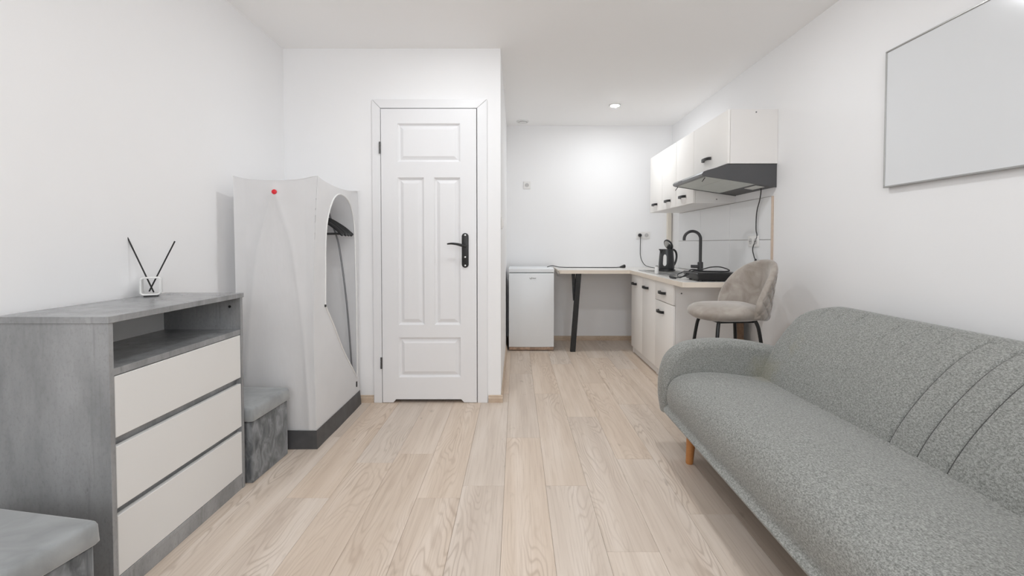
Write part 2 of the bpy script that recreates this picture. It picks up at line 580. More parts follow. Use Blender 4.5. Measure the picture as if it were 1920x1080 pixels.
for a, b in ((WX0+0.06, 0.07), (0.13, WX1-0.06)):
    part('pane', box(new(), a, b, YB-0.052, YB-0.048, WZ0+0.06, WZ1-0.06), M['glass'], win, smooth=False)
part('window_sill', box(new(), WX0-0.05, WX1+0.05, YB, YB+0.16, WZ0-0.03, WZ0, 0.004), M['door'], win)

# skirting boards
def skirting(name, x0, x1, y0, y1, side):
    """side: unit direction the face looks to"""
    bm = new()
    h, t = 0.05, 0.014
    prof = [(0, 0), (t, 0), (t, h*0.62), (t*0.62, h*0.72), (t*0.55, h*0.9), (t*0.3, h), (0, h)]
    if side == '+x': prism(bm, [(x0+a, z) for a, z in prof], 'y', y0, y1)
    if side == '-x': prism(bm, [(x0-a, z) for a, z in prof], 'y', y0, y1)
    if side == '-y': prism(bm, [(y0-a, z) for a, z in prof], 'x', x0, x1)
    if side == '+y': prism(bm, [(y0+a, z) for a, z in prof], 'x', x0, x1)
    return struct(name, bm, M['baseboard'])
skirting('baseboard_door', XL+0.015, DX0-0.047, YD, YD, '-y')
skirting('baseboard_pier', DX1+0.068, XC+0.014, YD, YD, '-y')
skirting('baseboard_niche', XC, XC, YD, YF-0.015, '+x')
skirting('baseboard_far', XC+0.015, XR-0.015, YF, YF, '-y')
skirting('baseboard_left', XL, XL, YB+0.015, YD-0.001, '+x')
skirting('baseboard_right', XR, XR, YB+0.015, YF-0.001, '-x')
skirting('baseboard_back', XL+0.015, XR-0.015, YB, YB, '+y')

# ------------------------------------------------------------------ door
door = bpy.data.objects.new('door_1', None); COL.objects.link(door); door['kind'] = 'structure'
door.location = (-0.6, YD, 0)
door['label'] = 'white panelled door with black handle'
LX0, LX1, LZ0, LZ1 = -0.928, -0.274, 0.004, 2.03
yf = YD - 0.018          # front face of the leaf
panels = [(-0.815, -0.385, 1.668, 1.930), (-0.815, -0.635, 0.545, 1.562), (-0.565, -0.385, 0.545, 1.562), (-0.815, -0.385, 0.180, 0.458)]
nx0, nx1, nzt = -0.855, -0.362, 0.026   # cut-out under the door
bm = new()
xs = sorted({LX0, LX1, -0.815, -0.385, -0.635, -0.565})
zs = sorted({nzt, LZ1, 1.668, 1.930, 0.545, 1.562, 0.180, 0.458})
def inp(x, z):
    return any(a < x < b and c < z < d for a, b, c, d in panels)
for i in range(len(xs)-1):
    for j in range(len(zs)-1):
        if inp((xs[i]+xs[i+1])/2, (zs[j]+zs[j+1])/2): continue
        bm.faces.new([bm.verts.new((x, yf, z)) for x, z in ((xs[i], zs[j]), (xs[i+1], zs[j]), (xs[i+1], zs[j+1]), (xs[i], zs[j+1]))])
for poly in (((LX0, LZ0), (nx0, LZ0), (nx0+0.02, nzt), (LX0, nzt)), ((nx1, LZ0), (LX1, LZ0), (LX1, nzt), (nx1-0.02, nzt))):
    bm.faces.new([bm.verts.new((x, yf, z)) for x, z in poly])
for a, b, c, d in panels:
    loops = []
    for ins, dep in ((0, 0), (0.003, 0.006), (0.012, 0.015), (0.016, 0.016), (0.020, 0.0145), (0.038, 0.004), (0.041, 0.003)):
        loops.append([bm.verts.new((x, yf+dep, z)) for x, z in ((a+ins, c+ins), (b-ins, c+ins), (b-ins, d-ins), (a+ins, d-ins))])
    for p, q in zip(loops[:-1], loops[1:]):
        for k in range(4):
            bm.faces.new((p[k], p[(k+1) % 4], q[(k+1) % 4], q[k]))
    bm.faces.new(loops[-1])
# edges and back of the leaf
outl = [(LX0, LZ0), (nx0, LZ0), (nx0+0.02, nzt), (nx1-0.02, nzt), (nx1, LZ0), (LX1, LZ0), (LX1, LZ1), (LX0, LZ1)]
yb = yf + 0.04
fa = [bm.verts.new((x, yf, z)) for x, z in outl]; ba = [bm.verts.new((x, yb, z)) for x, z in outl]
for i in range(8):
    bm.faces.new((fa[i], fa[(i+1) % 8], ba[(i+1) % 8], ba[i]))
bm.faces.new(ba)
bmesh.ops.remove_doubles(bm, verts=bm.verts, dist=1e-5)
bmesh.ops.recalc_face_normals(bm, faces=bm.faces)
leaf = part('door_leaf', bm, M['door'], door, smooth=False)
# casing, mitred at the top corners
tl, tr, tt = -0.990, -0.200, 2.096
il, ir, it = LX0-0.005, LX1+0.005, LZ1+0.006
gp = 0.0012
y0c, y1c = YD-0.016, YD
def casing(pts):
    bm = prism(new(), pts, 'y', y0c, y1c, 0.002, 1)
    return part('casing', bm, M['door'], door, smooth=False)
casing([(tl, 0), (il, 0), (il, it-gp), (tl, tt-gp)])
casing([(ir, 0), (tr, 0), (tr, tt-gp), (ir, it-gp)])
casing([(tl+gp, tt), (il+gp, it), (ir-gp, it), (tr-gp, tt)])
# jamb lining inside the opening
bm = new()
box(bm, DX0, il-0.001, YD, YD+0.1, 0, DZ); box(bm, ir+0.001, DX1, YD, YD+0.1, 0, DZ); box(bm, il-0.001, ir+0.001, YD, YD+0.1, it, DZ)
part('door_jamb', bm, M['door'], door, smooth=False)
for z in (1.765, 0.281):
    bm = new()
    for k in range(3):
        lathe(bm, [(0.0065, z-0.04+k*0.027), (0.0065, z-0.04+k*0.027+0.025)], LX0-0.006, yf-0.006, 10)
    part('hinge', bm, M['hinge'], leaf, 'dark chrome hinge')
bm = new()
hp = []
for k in range(13):
    a = PI*k/12; hp.append((-0.3515+0.0235*math.cos(a), 1.157+0.0235*math.sin(a)))
for k in range(13):
    a = PI+PI*k/12; hp.append((-0.3515+0.0235*math.cos(a), 0.965+0.0235*math.sin(a)))
prism(bm, hp, 'y', yf-0.009, yf, 0.002)
plate = part('handle_plate', bm, M['black'], leaf, 'black handle backplate')
bm = new()
tube(bm, cr([(-0.352, yf-0.006, 1.092), (-0.352, yf-0.045, 1.092), (-0.366, yf-0.054, 1.095), (-0.40, yf-0.056, 1.104), (-0.44, yf-0.056, 1.108), (-0.468, yf-0.054, 1.105)], 5), [0.0095]*12+[0.0095-0.00035*i for i in range(14)], 10)
part('lever', bm, M['black'], plate, 'black curved lever handle')
for z in (1.166, 1.015, 0.957):
    bm = new(); lathe(bm, [(0, 0), (0.006, 0.0), (0.006, 0.004), (0, 0.005)], n=12, M=Matrix.Translation((-0.3515, yf-0.009, z)) @ Matrix.Rotation(R(90), 4, 'X'))
    part('screw', bm, M['steel'], plate)

# ------------------------------------------------------------------ backsplash tiles on the right wall
TY0, TY1, TZ0, TZ1 = 3.178, 5.0, 0.845, 1.434
g = box(new(), XR-0.004, XR, TY0-0.002, TY1, TZ0, TZ1+0.004)
part('grout_bed', g, M['grout'], wall_right, smooth=False)
tile_me = {}
for zi in (0, 1):
    z0 = TZ0 if zi == 0 else 1.137
    z1 = 1.134 if zi == 0 else TZ1
    yy = TY0 + 0.002
    for wdt in (0.618, 0.60, 0.594):
        key = (zi, wdt)
        bm = box(new(), -0.008, 0, 0.0015, wdt-0.0015, 0, z1-z0, 0.0015, 1)
        o = finish('tile', bm, M['tile'], False)
        o.location = (XR-0.0035, yy, z0); o.parent = wall_right
        yy += wdt
trim1 = struct('trim_1', box(new(), XR-0.016, XR, TY0-0.011, TY0-0.003, 0.845, 1.436, 0.002, 1), M['beige'])
trim1['label'] = 'beige edge strip at the end of the tiles'
trim2 = struct('trim_2', box(new(), XR-0.062, XR-0.012, YF-0.03, YF, 0.845, 1.5, 0.006, 2), M['cream'])  # cream upright strip on the far wall
trim2['label'] = 'cream upright strip in the kitchen corner'

# ================================================================== ceiling fittings
def downlight(x, y, label, group=None, lamp='lamp'):
    t = thing('ceiling_light', label, 'light', (x, y, ZC), 0, group)
    bm = lathe(new(), [(0.040, ZC), (0.058, ZC), (0.058, ZC-0.004), (0.053, ZC-0.008), (0.043, ZC-0.009), (0.040, ZC-0.006)], x, y, 32)
    bm.faces.ensure_lookup_table()
    part('trim_ring', bm, M['white_metal'], t)
    part('lens', lathe(new(), [(0.0, ZC-0.0120), (0.031, ZC-0.0105), (0.0395, ZC-0.0070), (0, ZC-0.005)], x, y, 20), M[lamp], t, 'glowing white lens')
    return t
downlight(0.952, 4.464, 'lit round downlight in the ceiling before the kitchen cabinets', lamp='lamp_kitchen')
for (x, y, where) in ((0.80, 2.42, 'above the far end of the sofa'), (-0.38, 2.42, 'above the floor between dresser and sofa'),
                      (0.80, 0.6, 'above the near end of the sofa'), (-0.38, 0.6, 'above the camera side of the room')):
    downlight(x, y, 'lit round ceiling downlight ' + where, 'downlights above the living area')
v = thing('ceiling_vent', 'round white air vent in the ceiling near the far wall', 'vent', (0.07, 5.05, ZC))
part('vent_ring', lathe(new(), [(0.0, ZC), (0.068, ZC), (0.068, ZC-0.006), (0.058, ZC-0.012), (0.047, ZC-0.006), (0.047, ZC-0.002), (0, ZC-0.002)], 0.07, 5.05, 32), M['white_metal'], v)
part('vent_disc', lathe(new(), [(0.0, ZC-0.016), (0.036, ZC-0.016), (0.040, ZC-0.012), (0.034, ZC-0.006), (0.01, ZC-0.003), (0, ZC-0.003)], 0.07, 5.05, 32), M['white_metal'], v)

# ================================================================== sofa
SY0, SY1 = 0.60, 2.515           # ends (outer faces of the arms)
AT = 0.115                       # arm thickness
sofa = thing('sofa', 'grey green fabric sofa with rounded arms and wooden legs along the right wall', 'sofa', (1.2, 1.75, 0))
# seat cushion: rounded block swept along y
def seat_profile(s):
    """closed x-z loop, s = 1 full size, <1 pulled in at the ends"""
    pts = []
    base = [(0.815, 0.225), (0.792, 0.262), (0.786, 0.315), (0.797, 0.368), (0.835, 0.410), (0.90, 0.430), (1.0, 0.437), (1.12, 0.430), (1.25, 0.412), (1.40, 0.398), (1.40, 0.225)]
    loop = cr([(x, 0, z) for x, z in base], 4, True)
    c = Vector((1.1, 0, 0.32))
    return [c + (p-c)*s for p in loop]
bm = new()
ys = [SY0+AT-0.004, SY0+AT+0.002, SY0+AT+0.012, SY0+AT+0.03]
n = 26
for i in range(1, n): ys.append(SY0+AT+0.03 + (SY1-SY0-2*AT-0.06)*i/n)
ys += [SY1-AT-0.03, SY1-AT-0.012, SY1-AT-0.002, SY1-AT+0.004]
loops = []
for y in ys:
    d = min(y-(SY0+AT-0.004), (SY1-AT+0.004)-y)
    s = 1.0 - 0.055*max(0, 1-d/0.034)**2
    L = seat_profile(s)
    loops.append([Vector((p.x, y, p.z + 0.004*math.sin(y*5)*(1 if p.z > 0.4 else 0))) for p in L])
loft(bm, loops)
seat = part('seat', bm, M['sofa'], sofa, angle=60)
# piping along the lower front edge
part('piping', tube(new(), [(0.806, SY0+AT+0.01, 0.234), (0.806, SY1-AT-0.01, 0.234)], 0.005, 8), M['sofa'], seat)
# under frame
part('under_frame', box(new(), 0.86, 1.60, SY0+0.02, SY1-0.02, 0.19, 0.226, 0.004), M['black'], sofa, 'dark underside frame')

# backrest
bc = cr([(1.33, 0, 0.30), (1.368, 0, 0.42), (1.435, 0, 0.55), (1.515, 0, 0.665), (1.60, 0, 0.735)], 8)   # centre line
NB = len(bc)
BL = [0.0]
for i in range(1, NB): BL.append(BL[-1] + (bc[i]-bc[i-1]).length)
BLEN = BL[-1]
def bpos(s):
    s = max(0, min(BLEN, s))
    for i in range(1, NB):
        if BL[i] >= s:
            t = (s-BL[i-1])/(BL[i]-BL[i-1]); p = bc[i-1].lerp(bc[i], t)
            T = (bc[i]-bc[i-1]).normalized()
            return p, Vector((-T.z, 0, T.x))         # normal towards the front (-x)
    return bc[-1], Vector((-1, 0, 0))
seams = []     # (y at the top, y at the bottom, from, to) as share of the height
for yt in (2.27, 2.155, 2.04): seams.append((yt, yt+0.02, 0.86, 1.0))
for yt in (1.84, 1.73, 1.63): seams.append((yt, yt+0.03, 0.78, 1.0))
for yt in (1.505, 1.395, 1.29): seams.append((yt, yt+0.09, 0.0, 1.0))
for yt in (1.08, 0.97, 0.86): seams.append((yt, yt+0.03, 0.0, 1.0))
BY0, BY1 = SY0+0.05, SY1-0.075
NC = 520
NF, NR = 54, 10
bm = new()
RC = 0.24
loops = []
ycols = []
for i in range(NC+1):
    ycols.append(BY0 + (BY1-BY0)*i/NC)
ycols = [BY0+0.0007, BY0+0.002] + ycols[1:-1] + [BY1-0.002, BY1-0.0007]
for y in ycols:
    d = max(0.0003, min(y-BY0, BY1-y))
    dl_ = RC - math.sqrt(max(0, RC*RC-(RC-min(d, RC))**2))          # corner rounding
    top = BLEN + 0.062 - dl_*0.9
    e = math.sqrt(1-(1-min(1, d/0.05))**2)                          # edge pillow
    th = 0.066*(0.12+0.88*e)
    loop = []
    for j in range(NF+1):                                           # front, bottom to top
        u = j/NF
        s = u*(top-th*0.95)
        p, nrm = bpos(s)
        if s > BLEN: p = p + (bc[-1]-bc[-2]).normalized()*(s-BLEN)
        gsum = 0.0
        for (yt, ybm, f0, f1) in seams:
            if u < f0-0.04 : continue
            yl = ybm + (yt-ybm)*u 
            dd = (y-yl)/0.0055
            if abs(dd) < 4:
                fade = min(1, max(0, (u-f0+0.04)/0.08)) * (0.75 if f0 > 0 else 1.0)
                gsum += fade*math.exp(-dd*dd)
        puff = 0.010*math.sin(PI*min(1, u*1.02))
        loop.append(p + nrm*(th+puff-0.010*min(1, gsum)) + Vector((0, y, 0)))
    # rounded top
    s = top-th*0.95
    p, nrm = bpos(s)
    T = Vector((nrm.z, 0, -nrm.x))
    if s > BLEN: p = p + (bc[-1]-bc[-2]).normalized()*(s-BLEN)
    for j in range(1, NR):
        a = PI*j/NR
        loop.append(p + nrm*th*math.cos(a) + T*th*0.95*math.sin(a) + Vector((0, y, 0)))
    for j in range(9):
        s2 = s*(1-j/8)
        p, nrm = bpos(s2)
        if s2 > BLEN: p = p + (bc[-1]-bc[-2]).normalized()*(s2-BLEN)
        loop.append(p - nrm*th + Vector((0, y, 0)))
    loops.append(loop)
loft(bm, loops)
back = part('backrest', bm, M['sofa'], sofa, 'channel stitched grey backrest', angle=70)
for (yt, ybm, f0, f1) in seams:
    line = []
    for k in range(31):
        u = f0 + (f1-f0)*k/30
        y = ybm + (yt-ybm)*u 
        d = min(y-BY0, BY1-y)
        top = BLEN + 0.062 - (RC - math.sqrt(max(0, RC*RC-(RC-min(d, RC))**2)))*0.9
        sv = u*(top-0.066*0.95)
        p, nrm = bpos(sv)
        if sv > BLEN: p = p + (bc[-1]-bc[-2]).normalized()*(sv-BLEN)
        line.append(p + nrm*(0.066+0.010*math.sin(PI*min(1, u*1.02))-0.0085) + Vector((0, y, 0)))
    part('seam', tube(new(), line, 0.0015, 6), M['sofa_seam'], back)
# arms
def arm(y0, y1):
    prof = cr([(0.785, 0, 0.205), (0.772, 0, 0.30), (0.778, 0, 0.42), (0.815, 0, 0.515), (0.895, 0, 0.572), (1.01, 0, 0.594), (1.15, 0, 0.594), (1.30, 0, 0.575), (1.43, 0, 0.540), (1.50, 0, 0.50), (1.50, 0, 0.30), (1.46, 0, 0.205)], 5)
    c = Vector((1.12, 0, 0.38))
    r = 0.038
    L = []
    m = 7
    for i in range(m+1):
        a = PI/2*i/m
        L.append((y0 + r*(1-math.sin(a)), r*(1-math.cos(a))))
    L = [(y0 + r*(1-math.sin(PI/2*(m-i)/m)) if False else y0 + r*(1-math.cos(PI/2*i/m)), r*(1-math.sin(PI/2*i/m))) for i in range(m+1)]
    L += [(y0+(y1-y0)*0.5, -0.002)]
    L += [(y1 - r*(1-math.cos(PI/2*(m-i)/m)), r*(1-math.sin(PI/2*(m-i)/m))) for i in range(m+1)]
    loops = []
    for y, ins in L:
        lp = []
        for p in prof:
            dv = p-c
            sx = 1 - ins/0.37*1.0
            sz = 1 - ins/0.20*1.0
            lp.append(Vector((c.x+dv.x*sx, y, c.z+dv.z*sz)))
        loops.append(lp)
    return loft(new(), loops)
part('armrest', arm(SY1-AT, SY1), M['sofa'], sofa, angle=60)
part('armrest', arm(SY0, SY0+AT), M['sofa'], sofa, angle=60)
for (x, y) in ((0.885, 2.285), (1.56, 2.285), (0.885, 0.84), (1.56, 0.84)):
    sx = -0.012 if x < 1.2 else 0.012
    part('leg', tube(new(), [(x+sx, y, 0.0), (x+sx, y, 0.004), (x, y, 0.20)], [0.0165, 0.018, 0.025], 16), M['leg_wood'], sofa, 'orange wooden leg')

# ================================================================== bar stool
SC = Vector((1.29, 2.80, 0))
stool = thing('bar_stool', 'taupe velvet bar stool with quilted curved back and black legs', 'stool', SC, R(5), local=True)
# local frame: back towards +x, sitter faces -x
bm = new()
loops = []
prof = [(0.02, 0.648), (0.17, 0.651), (0.215, 0.660), (0.243, 0.680), (0.247, 0.696), (0.238, 0.714), (0.21, 0.731), (0.17, 0.741), (0.10, 0.748), (0.02, 0.750)]
for r, z in prof:
    lp = []
    for k in range(48):
        a = 2*PI*k/48
        q = 1.0 + 0.035*math.cos(2*a)
        lp.append(Vector((r*0.87*q*math.cos(a)-0.012, r*math.sin(a)*0.86, z + 0.004*math.sin(3*a)*(r/0.24))))
    loops.append(lp)
loft(bm, loops)
part('seat', bm, M['stool_velvet'], stool, angle=60)
# shell back
NA, NZ = 120, 44
HALF = R(76)
def shell_r(z): return 0.188 + 0.048*max(0, (z-0.64))/0.36
def shell_top(u):           # u in -1..1
    return 0.700 + 0.310*max(0.0, 1-abs(u)**2.15)**0.62
def shell_bot(u): return 0.645 + 0.03*abs(u)**2
def quilt(s, z):
    c = 0.078
    a = ((s+z*1.0)/c) % 1.0; b = ((s-z*1.0)/c) % 1.0
    f = lambda t: math.exp(-(min(t, 1-t)/0.085)**2)
    return max(f(a), f(b))
bm = new()
outer, inner = [], []
loops = []
TH = 0.042
for i in range(NA+1):
    u = -1 + 2*i/NA
    us = math.copysign(1-(1-abs(u))**1.35, u)      # denser near the tips
    a = us*HALF
    zt, zb = shell_top(us), shell_bot(us)
    h = max(zt-zb, 0.012)
    edge = math.sqrt(max(0, 1-max(0, (abs(us)-0.90)/0.10)**2))
    lp = []
    th = TH*(0.30+0.70*edge)
    for j in range(NZ+1):               # outer face upwards
        w = j/NZ
        z = zb + h*w
        ef = min(1, min(w*h, (1-w)*h)/0.03)
        rim = math.sqrt(max(0, 1-(1-ef)**2))
        off = th*0.5*(0.25+0.75*rim)
        qd = 0.0075*quilt(a*0.25, z)*ef
        r = shell_r(z) + th*0.5 + off - qd
        lp.append(Vector((r*math.cos(a), r*math.sin(a), z)))
    for j in range(NZ, -1, -1):         # inner face downwards
        w = j/NZ
        z = zb + h*w
        ef = min(1, min(w*h, (1-w)*h)/0.03)
        rim = math.sqrt(max(0, 1-(1-ef)**2))
        off = th*0.5*(0.25+0.75*rim)
        r = shell_r(z) + th*0.5 - off
        lp.append(Vector((r*math.cos(a), r*math.sin(a), z)))
    loops.append(lp)
loft(bm, loops)
part('backrest', bm, M['stool_velvet'], stool, 'quilted velvet shell back', angle=70)
for k in range(4):
    a = R(45+90*k)
    dx, dy = math.cos(a), math.sin(a)
    path = cr([(0.150*dx, 0.150*dy, 0.660), (0.168*dx, 0.168*dy, 0.632), (0.182*dx, 0.182*dy, 0.58), (0.204*dx, 0.204*dy, 0.42), (0.245*dx, 0.245*dy, 0.0)], 6)
    part('leg', tube(new(), path, 0.0105, 10), M['black'], stool)
ring = [(0.212*math.cos(2*PI*k/40), 0.212*math.sin(2*PI*k/40), 0.26) for k in range(40)]
part('footrest', tube(new(), ring, 0.009, 8, closed=True), M['black'], stool)
part('seat_plate', box(new(), -0.11, 0.11, -0.11, 0.11, 0.638, 0.652, 0.004), M['black'], stool)

# ================================================================== dresser
QX0, QX1, QY0, QY1, QH = XL+0.012, -1.238, 1.385, 2.068, 0.886
dr = thing('dresser', 'grey concrete look chest of drawers with three white drawers and open top shelf', 'dresser', ((QX0+QX1)/2, (QY0+QY1)/2, 0))
part('top', box(new(), QX0, QX1+0.004, QY0-0.004, QY1+0.004, QH-0.021, QH, 0.0012, 1), M['concrete'], dr)
part('side_panel', box(new(), QX0, QX1, QY0, QY0+0.017, 0, QH-0.021, 0.0008, 1), M['concrete'], dr)
part('side_panel', box(new(), QX0, QX1, QY1-0.017, QY1, 0, QH-0.021, 0.0008, 1), M['concrete'], dr)
part('back_panel', box(new(), QX0, QX0+0.006, QY0+0.017, QY1-0.017, 0.05, QH-0.021), M['laminate'], dr, 'white back panel')
part('shelf', box(new(), QX0+0.006, QX1-0.002, QY0+0.017, QY1-0.017, 0.700, 0.722, 0.0008, 1), M['concrete'], dr)
part('plinth', box(new(), QX1-0.022, QX1-0.003, QY0+0.017, QY1-0.017, 0.0, 0.064, 0.0008, 1), M['concrete'], dr)
part('base_board', box(new(), QX0+0.006, QX1-0.001, QY0+0.017, QY1-0.017, 0.052, 0.068, 0.0008, 1), M['concrete'], dr)
for z0, z1 in ((0.506, 0.697), (0.284, 0.478), (0.070, 0.260)):
    d = part('drawer', box(new(), QX1-0.019, QX1-0.001, QY0+0.0195, QY1-0.0195, z0, z1, 0.0012, 1), M['drawer_front'], dr, 'white handleless drawer front')
    # grey grip rail seen in the gap above the front
    if z1 < 0.6:
        part('grip_rail', box(new(), QX1-0.045, QX1-0.025, QY0+0.018, QY1-0.018, z1-0.03, z1+0.03), M['concrete'], d)
for (yy, xx, zz) in ((QY1-0.0175, -1.285, 0.825),):
    bm = lathe(new(), [(0, 0), (0.006, 0), (0.006, 0.002), (0, 0.002)], n=10, M=Matrix.Translation((xx, yy, zz)) @ Matrix.Rotation(R(90), 4, 'X'))
    part('cam_lock', bm, M['black'], dr)

# reed diffuser on the dresser
dc = Vector((-1.535, 1.925, QH))
di = thing('reed_diffuser', 'white ceramic reed diffuser with two black sticks on the dresser', 'diffuser', dc, R(33), local=True)
# local: opening looks to -y
bm = new()
W = 0.036; HH = 0.082; r = 0.014
def rr(x0, x1, z0, z1, rad, k=6):
    pts = []
    for (cx_, cz_, a0) in ((x1-rad, z0+rad, -90), (x1-rad, z1-rad, 0), (x0+rad, z1-rad, 90), (x0+rad, z0+rad, 180)):
        for i in range(k+1):
            a = R(a0+90*i/k); pts.append((cx_+rad*math.cos(a), cz_+rad*math.sin(a)))
    return pts
zb = 0.006
outer_ = rr(-W, W, zb, HH, r); inner_ = rr(-W+0.007, W-0.007, zb+0.007, HH-0.006, r-0.005)
lo = lambda pts, y: [Vector((x, y, z)) for x, z in pts]
mid = rr(-W+0.003, W-0.003, zb+0.003, HH-0.003, r-0.002)
loops = [lo(inner_, W-0.002), lo(mid, W), lo(outer_, W-0.003), lo(outer_, -W+0.003), lo(mid, -W), lo(inner_, -W+0.002), lo(inner_, W-0.002)]
loft(bm, loops, caps=False)
bmesh.ops.remove_doubles(bm, verts=bm.verts, dist=1e-6)
bmesh.ops.recalc_face_normals(bm, faces=bm.faces)
part('vessel', bm, M['ceramic'], di, angle=50)
part('foot', box(new(), -W+0.012, W-0.012, -W+0.012, W-0.012, 0.0, 0.007, 0.001, 1), M['black'], di)
for (p, q) in (((0.008, 0.0, 0.016), (-0.075, 0.008, 0.247)), ((-0.008, 0.006, 0.020), (0.082, 0.012, 0.232))):
    part('reed_stick', tube(new(), [p, q], 0.0028, 8), M['black'], di)

# ================================================================== ottomans
def ottoman(loc, rotz, w, d, h, label):
    t = thing('storage_ottoman', label, 'ottoman', loc, rotz, 'grey velvet storage ottomans', local=True)
    lt = 0.062
    part('body', box(new(), -w/2+0.012, w/2-0.012, -d/2+0.012, d/2-0.012, 0.0, h-lt-0.004, 0.006, 3), M['ottoman_body'], t, 'crushed velvet box')
    bm = new()
    # padded lid: rounded rectangle loops, softly domed
    N = 10
    def rl(ins, z, rad):
        hw, hd = w/2-ins, d/2-ins
        pts = []
        for (sx, sy, a0) in ((1, -1, -90), (1, 1, 0), (-1, 1, 90), (-1, -1, 180)):
            for i in range(7):
                a = R(a0+15*i)
                pts.append(Vector((sx*(hw-rad)+rad*math.cos(a), sy*(hd-rad)+rad*math.sin(a), z)))
        return pts
    loops = [rl(0.004, h-lt, 0.014), rl(0.0, h-lt+0.005, 0.014), rl(0.002, h-0.014, 0.014), rl(0.005, h-0.006, 0.014), rl(0.010, h-0.0015, 0.014), rl(0.016, h, 0.014), rl(0.05, h+0.001, 0.014), rl(0.13, h+0.0015, 0.014)]
    loft(bm, loops)
    lid = part('lid', bm, M['ottoman_lid'], t, 'padded velvet lid', angle=60)
    part('button', lathe(new(), [(0.010, h+0.003), (0.011, h+0.006), (0.006, h+0.009), (0, h+0.010)], 0, 0, 14), M['ottoman_lid'], lid)
    return t
ottoman((-1.385, 2.249, 0), R(-2.5), 0.375, 0.325, 0.352, 'grey velvet storage ottoman between the dresser and the fabric wardrobe')
ottoman((-1.326, 1.052, 0), R(-10), 0.38, 0.38, 0.374, 'grey velvet storage ottoman in the foreground before the dresser end')

# ================================================================== fabric wardrobe
VX0, VX1, VY0, VY1, VH = -1.505, -1.08, 2.452, 3.135, 1.445
wd = thing('fabric_wardrobe', 'white fabric wardrobe with dark base beside the door', 'wardrobe', ((VX0+VX1)/2, (VY0+VY1)/2, 0))
BH = 0.095
# top outline: corners pulled up, edges sag
def topz(u):           # 0..1 along an edge
    return VH + 0.024*(abs(2*u-1)**3.0)
rodR = cr([(-1.285, 0, 1.375), (-1.245, 0, 1.24), (-1.20, 0, 1.08), (-1.155, 0, 0.72), (-1.128, 0, 0.35), (-1.115, 0, 0.08)], 8)
rodL = [Vector((2*(-1.292)-p.x, 0, p.z)) for p in rodR]
def rod_x(rod, z):
    for a, b in zip(rod[:-1], rod[1:]):
        if b.z <= z <= a.z:
            t = (a.z-z)/(a.z-b.z+1e-9); return a.x+(b.x-a.x)*t
    return None
def ridge(x, z):
    s = 0.0
    for rod in (rodR, rodL):
        rx = rod_x(rod, z)
        if rx is not None:
            s = max(s, math.exp(-abs(x-rx)/0.028))
    return s
def wr(a, b, c, amp):
    return amp*noise.noise(Vector((a, b, c)))
bm = new()
def front_pt(u, v):
    x = VX0 + (VX1-VX0)*u
    zt = topz(u)
    z = BH + (zt-BH)*v
    # right and left edge flare a little at the top, tuck in lower down
    flare = 0.022*v**6 - 0.016*math.sin(PI*min(1, v*1.05))**2*(1-v)
    x += (flare if u > 0.5 else -0.2*flare)*abs(2*u-1)**3
    taper = min(1, u*8, (1-u)*8)
    y = VY0 + (0.010 - 0.011*ridge(x, z))*taper + wr(x*5, z*2.2, 1, 0.010)*taper + 0.012*math.sin(PI*v)*0
    d = math.hypot(x+1.285, z-1.385)
    y -= 0.012*math.exp(-(d/0.05)**2)
    return Vector((x, y, z))
grid(bm, front_pt, 64, 90)
part('front_cloth', bm, M['cloth'], wd, angle=80)
# left and rear cloth
bm = new()
grid(bm, lambda u, v: Vector((VX0, VY0+(VY1-VY0)*u, BH+(topz(u)-BH)*v)), 20, 20)
grid(bm, lambda u, v: Vector((VX0+(VX1-VX0)*u, VY1 + 0.0, BH+(topz(u)-BH)*v)), 20, 20)
part('rear_cloth', bm, M['cloth'], wd, angle=80)
# roof cloth
bm = new()
def roof_pt(u, v):
    z = VH + 0.030*(abs(2*u-1)**2.6)*(abs(2*v-1)**2.6) - 0.02*(1-abs(2*u-1)**2)*(1-abs(2*v-1)**2)
    if v in (0, 1): z = topz(u)
    if u in (0, 1): z = topz(v)
    return Vector((VX0+(VX1-VX0)*u + (0.022 if u == 1 else 0)*abs(2*v-1)**6, VY0+(VY1-VY0)*v, z))
grid(bm, roof_pt, 16, 16)
part('roof_cloth', bm, M['cloth'], wd, angle=80)
# side cloth with the arched opening
op = [(2.600, 0.755), (2.603, 0.95), (2.607, 1.18), (2.640, 1.300), (2.712, 1.381), (2.82, 1.410), (2.935, 1.390), (3.020, 1.335), (3.065, 1.235), (3.072, 1.0), (3.075, 0.737), (3.077, 0.45), (3.079, 0.268), (3.072, 0.205)]
opp = [Vector((0, p[0], p[1])) for p in cr([(y, z, 0) for y, z in op[1:-1]], 4)]
opp = [Vector((0, 2.600, 0.755)), Vector((0, 2.601, 0.86))] + [Vector((0, p.y, p.z)) for p in opp] + [Vector((0, 3.072, 0.205))]
for k in range(1, 12):
    t = k/12
    opp.append(Vector((0, 3.072+(2.600-3.072)*t, 0.205+(0.755-0.205)*t - 0.012*math.sin(PI*t))))
cen = Vector((0, 2.90, 0.80))
def rect_hit(d):
    """ray from cen to the outline of the side"""
    best = 9e9
    if d.y > 1e-9: best = min(best, (VY1-cen.y)/d.y)
    if d.y < -1e-9: best = min(best, (VY0-cen.y)/d.y)
    if d.z > 1e-9: best = min(best, (VH-cen.z)/d.z)
    if d.z < -1e-9: best = min(best, (BH-cen.z)/d.z)
    return cen + d*best
angs = [math.atan2(p.z-cen.z, p.y-cen.y) for p in opp]
corner_a = [math.atan2(z-cen.z, y-cen.y) for y in (VY0, VY1) for z in (BH, VH)]
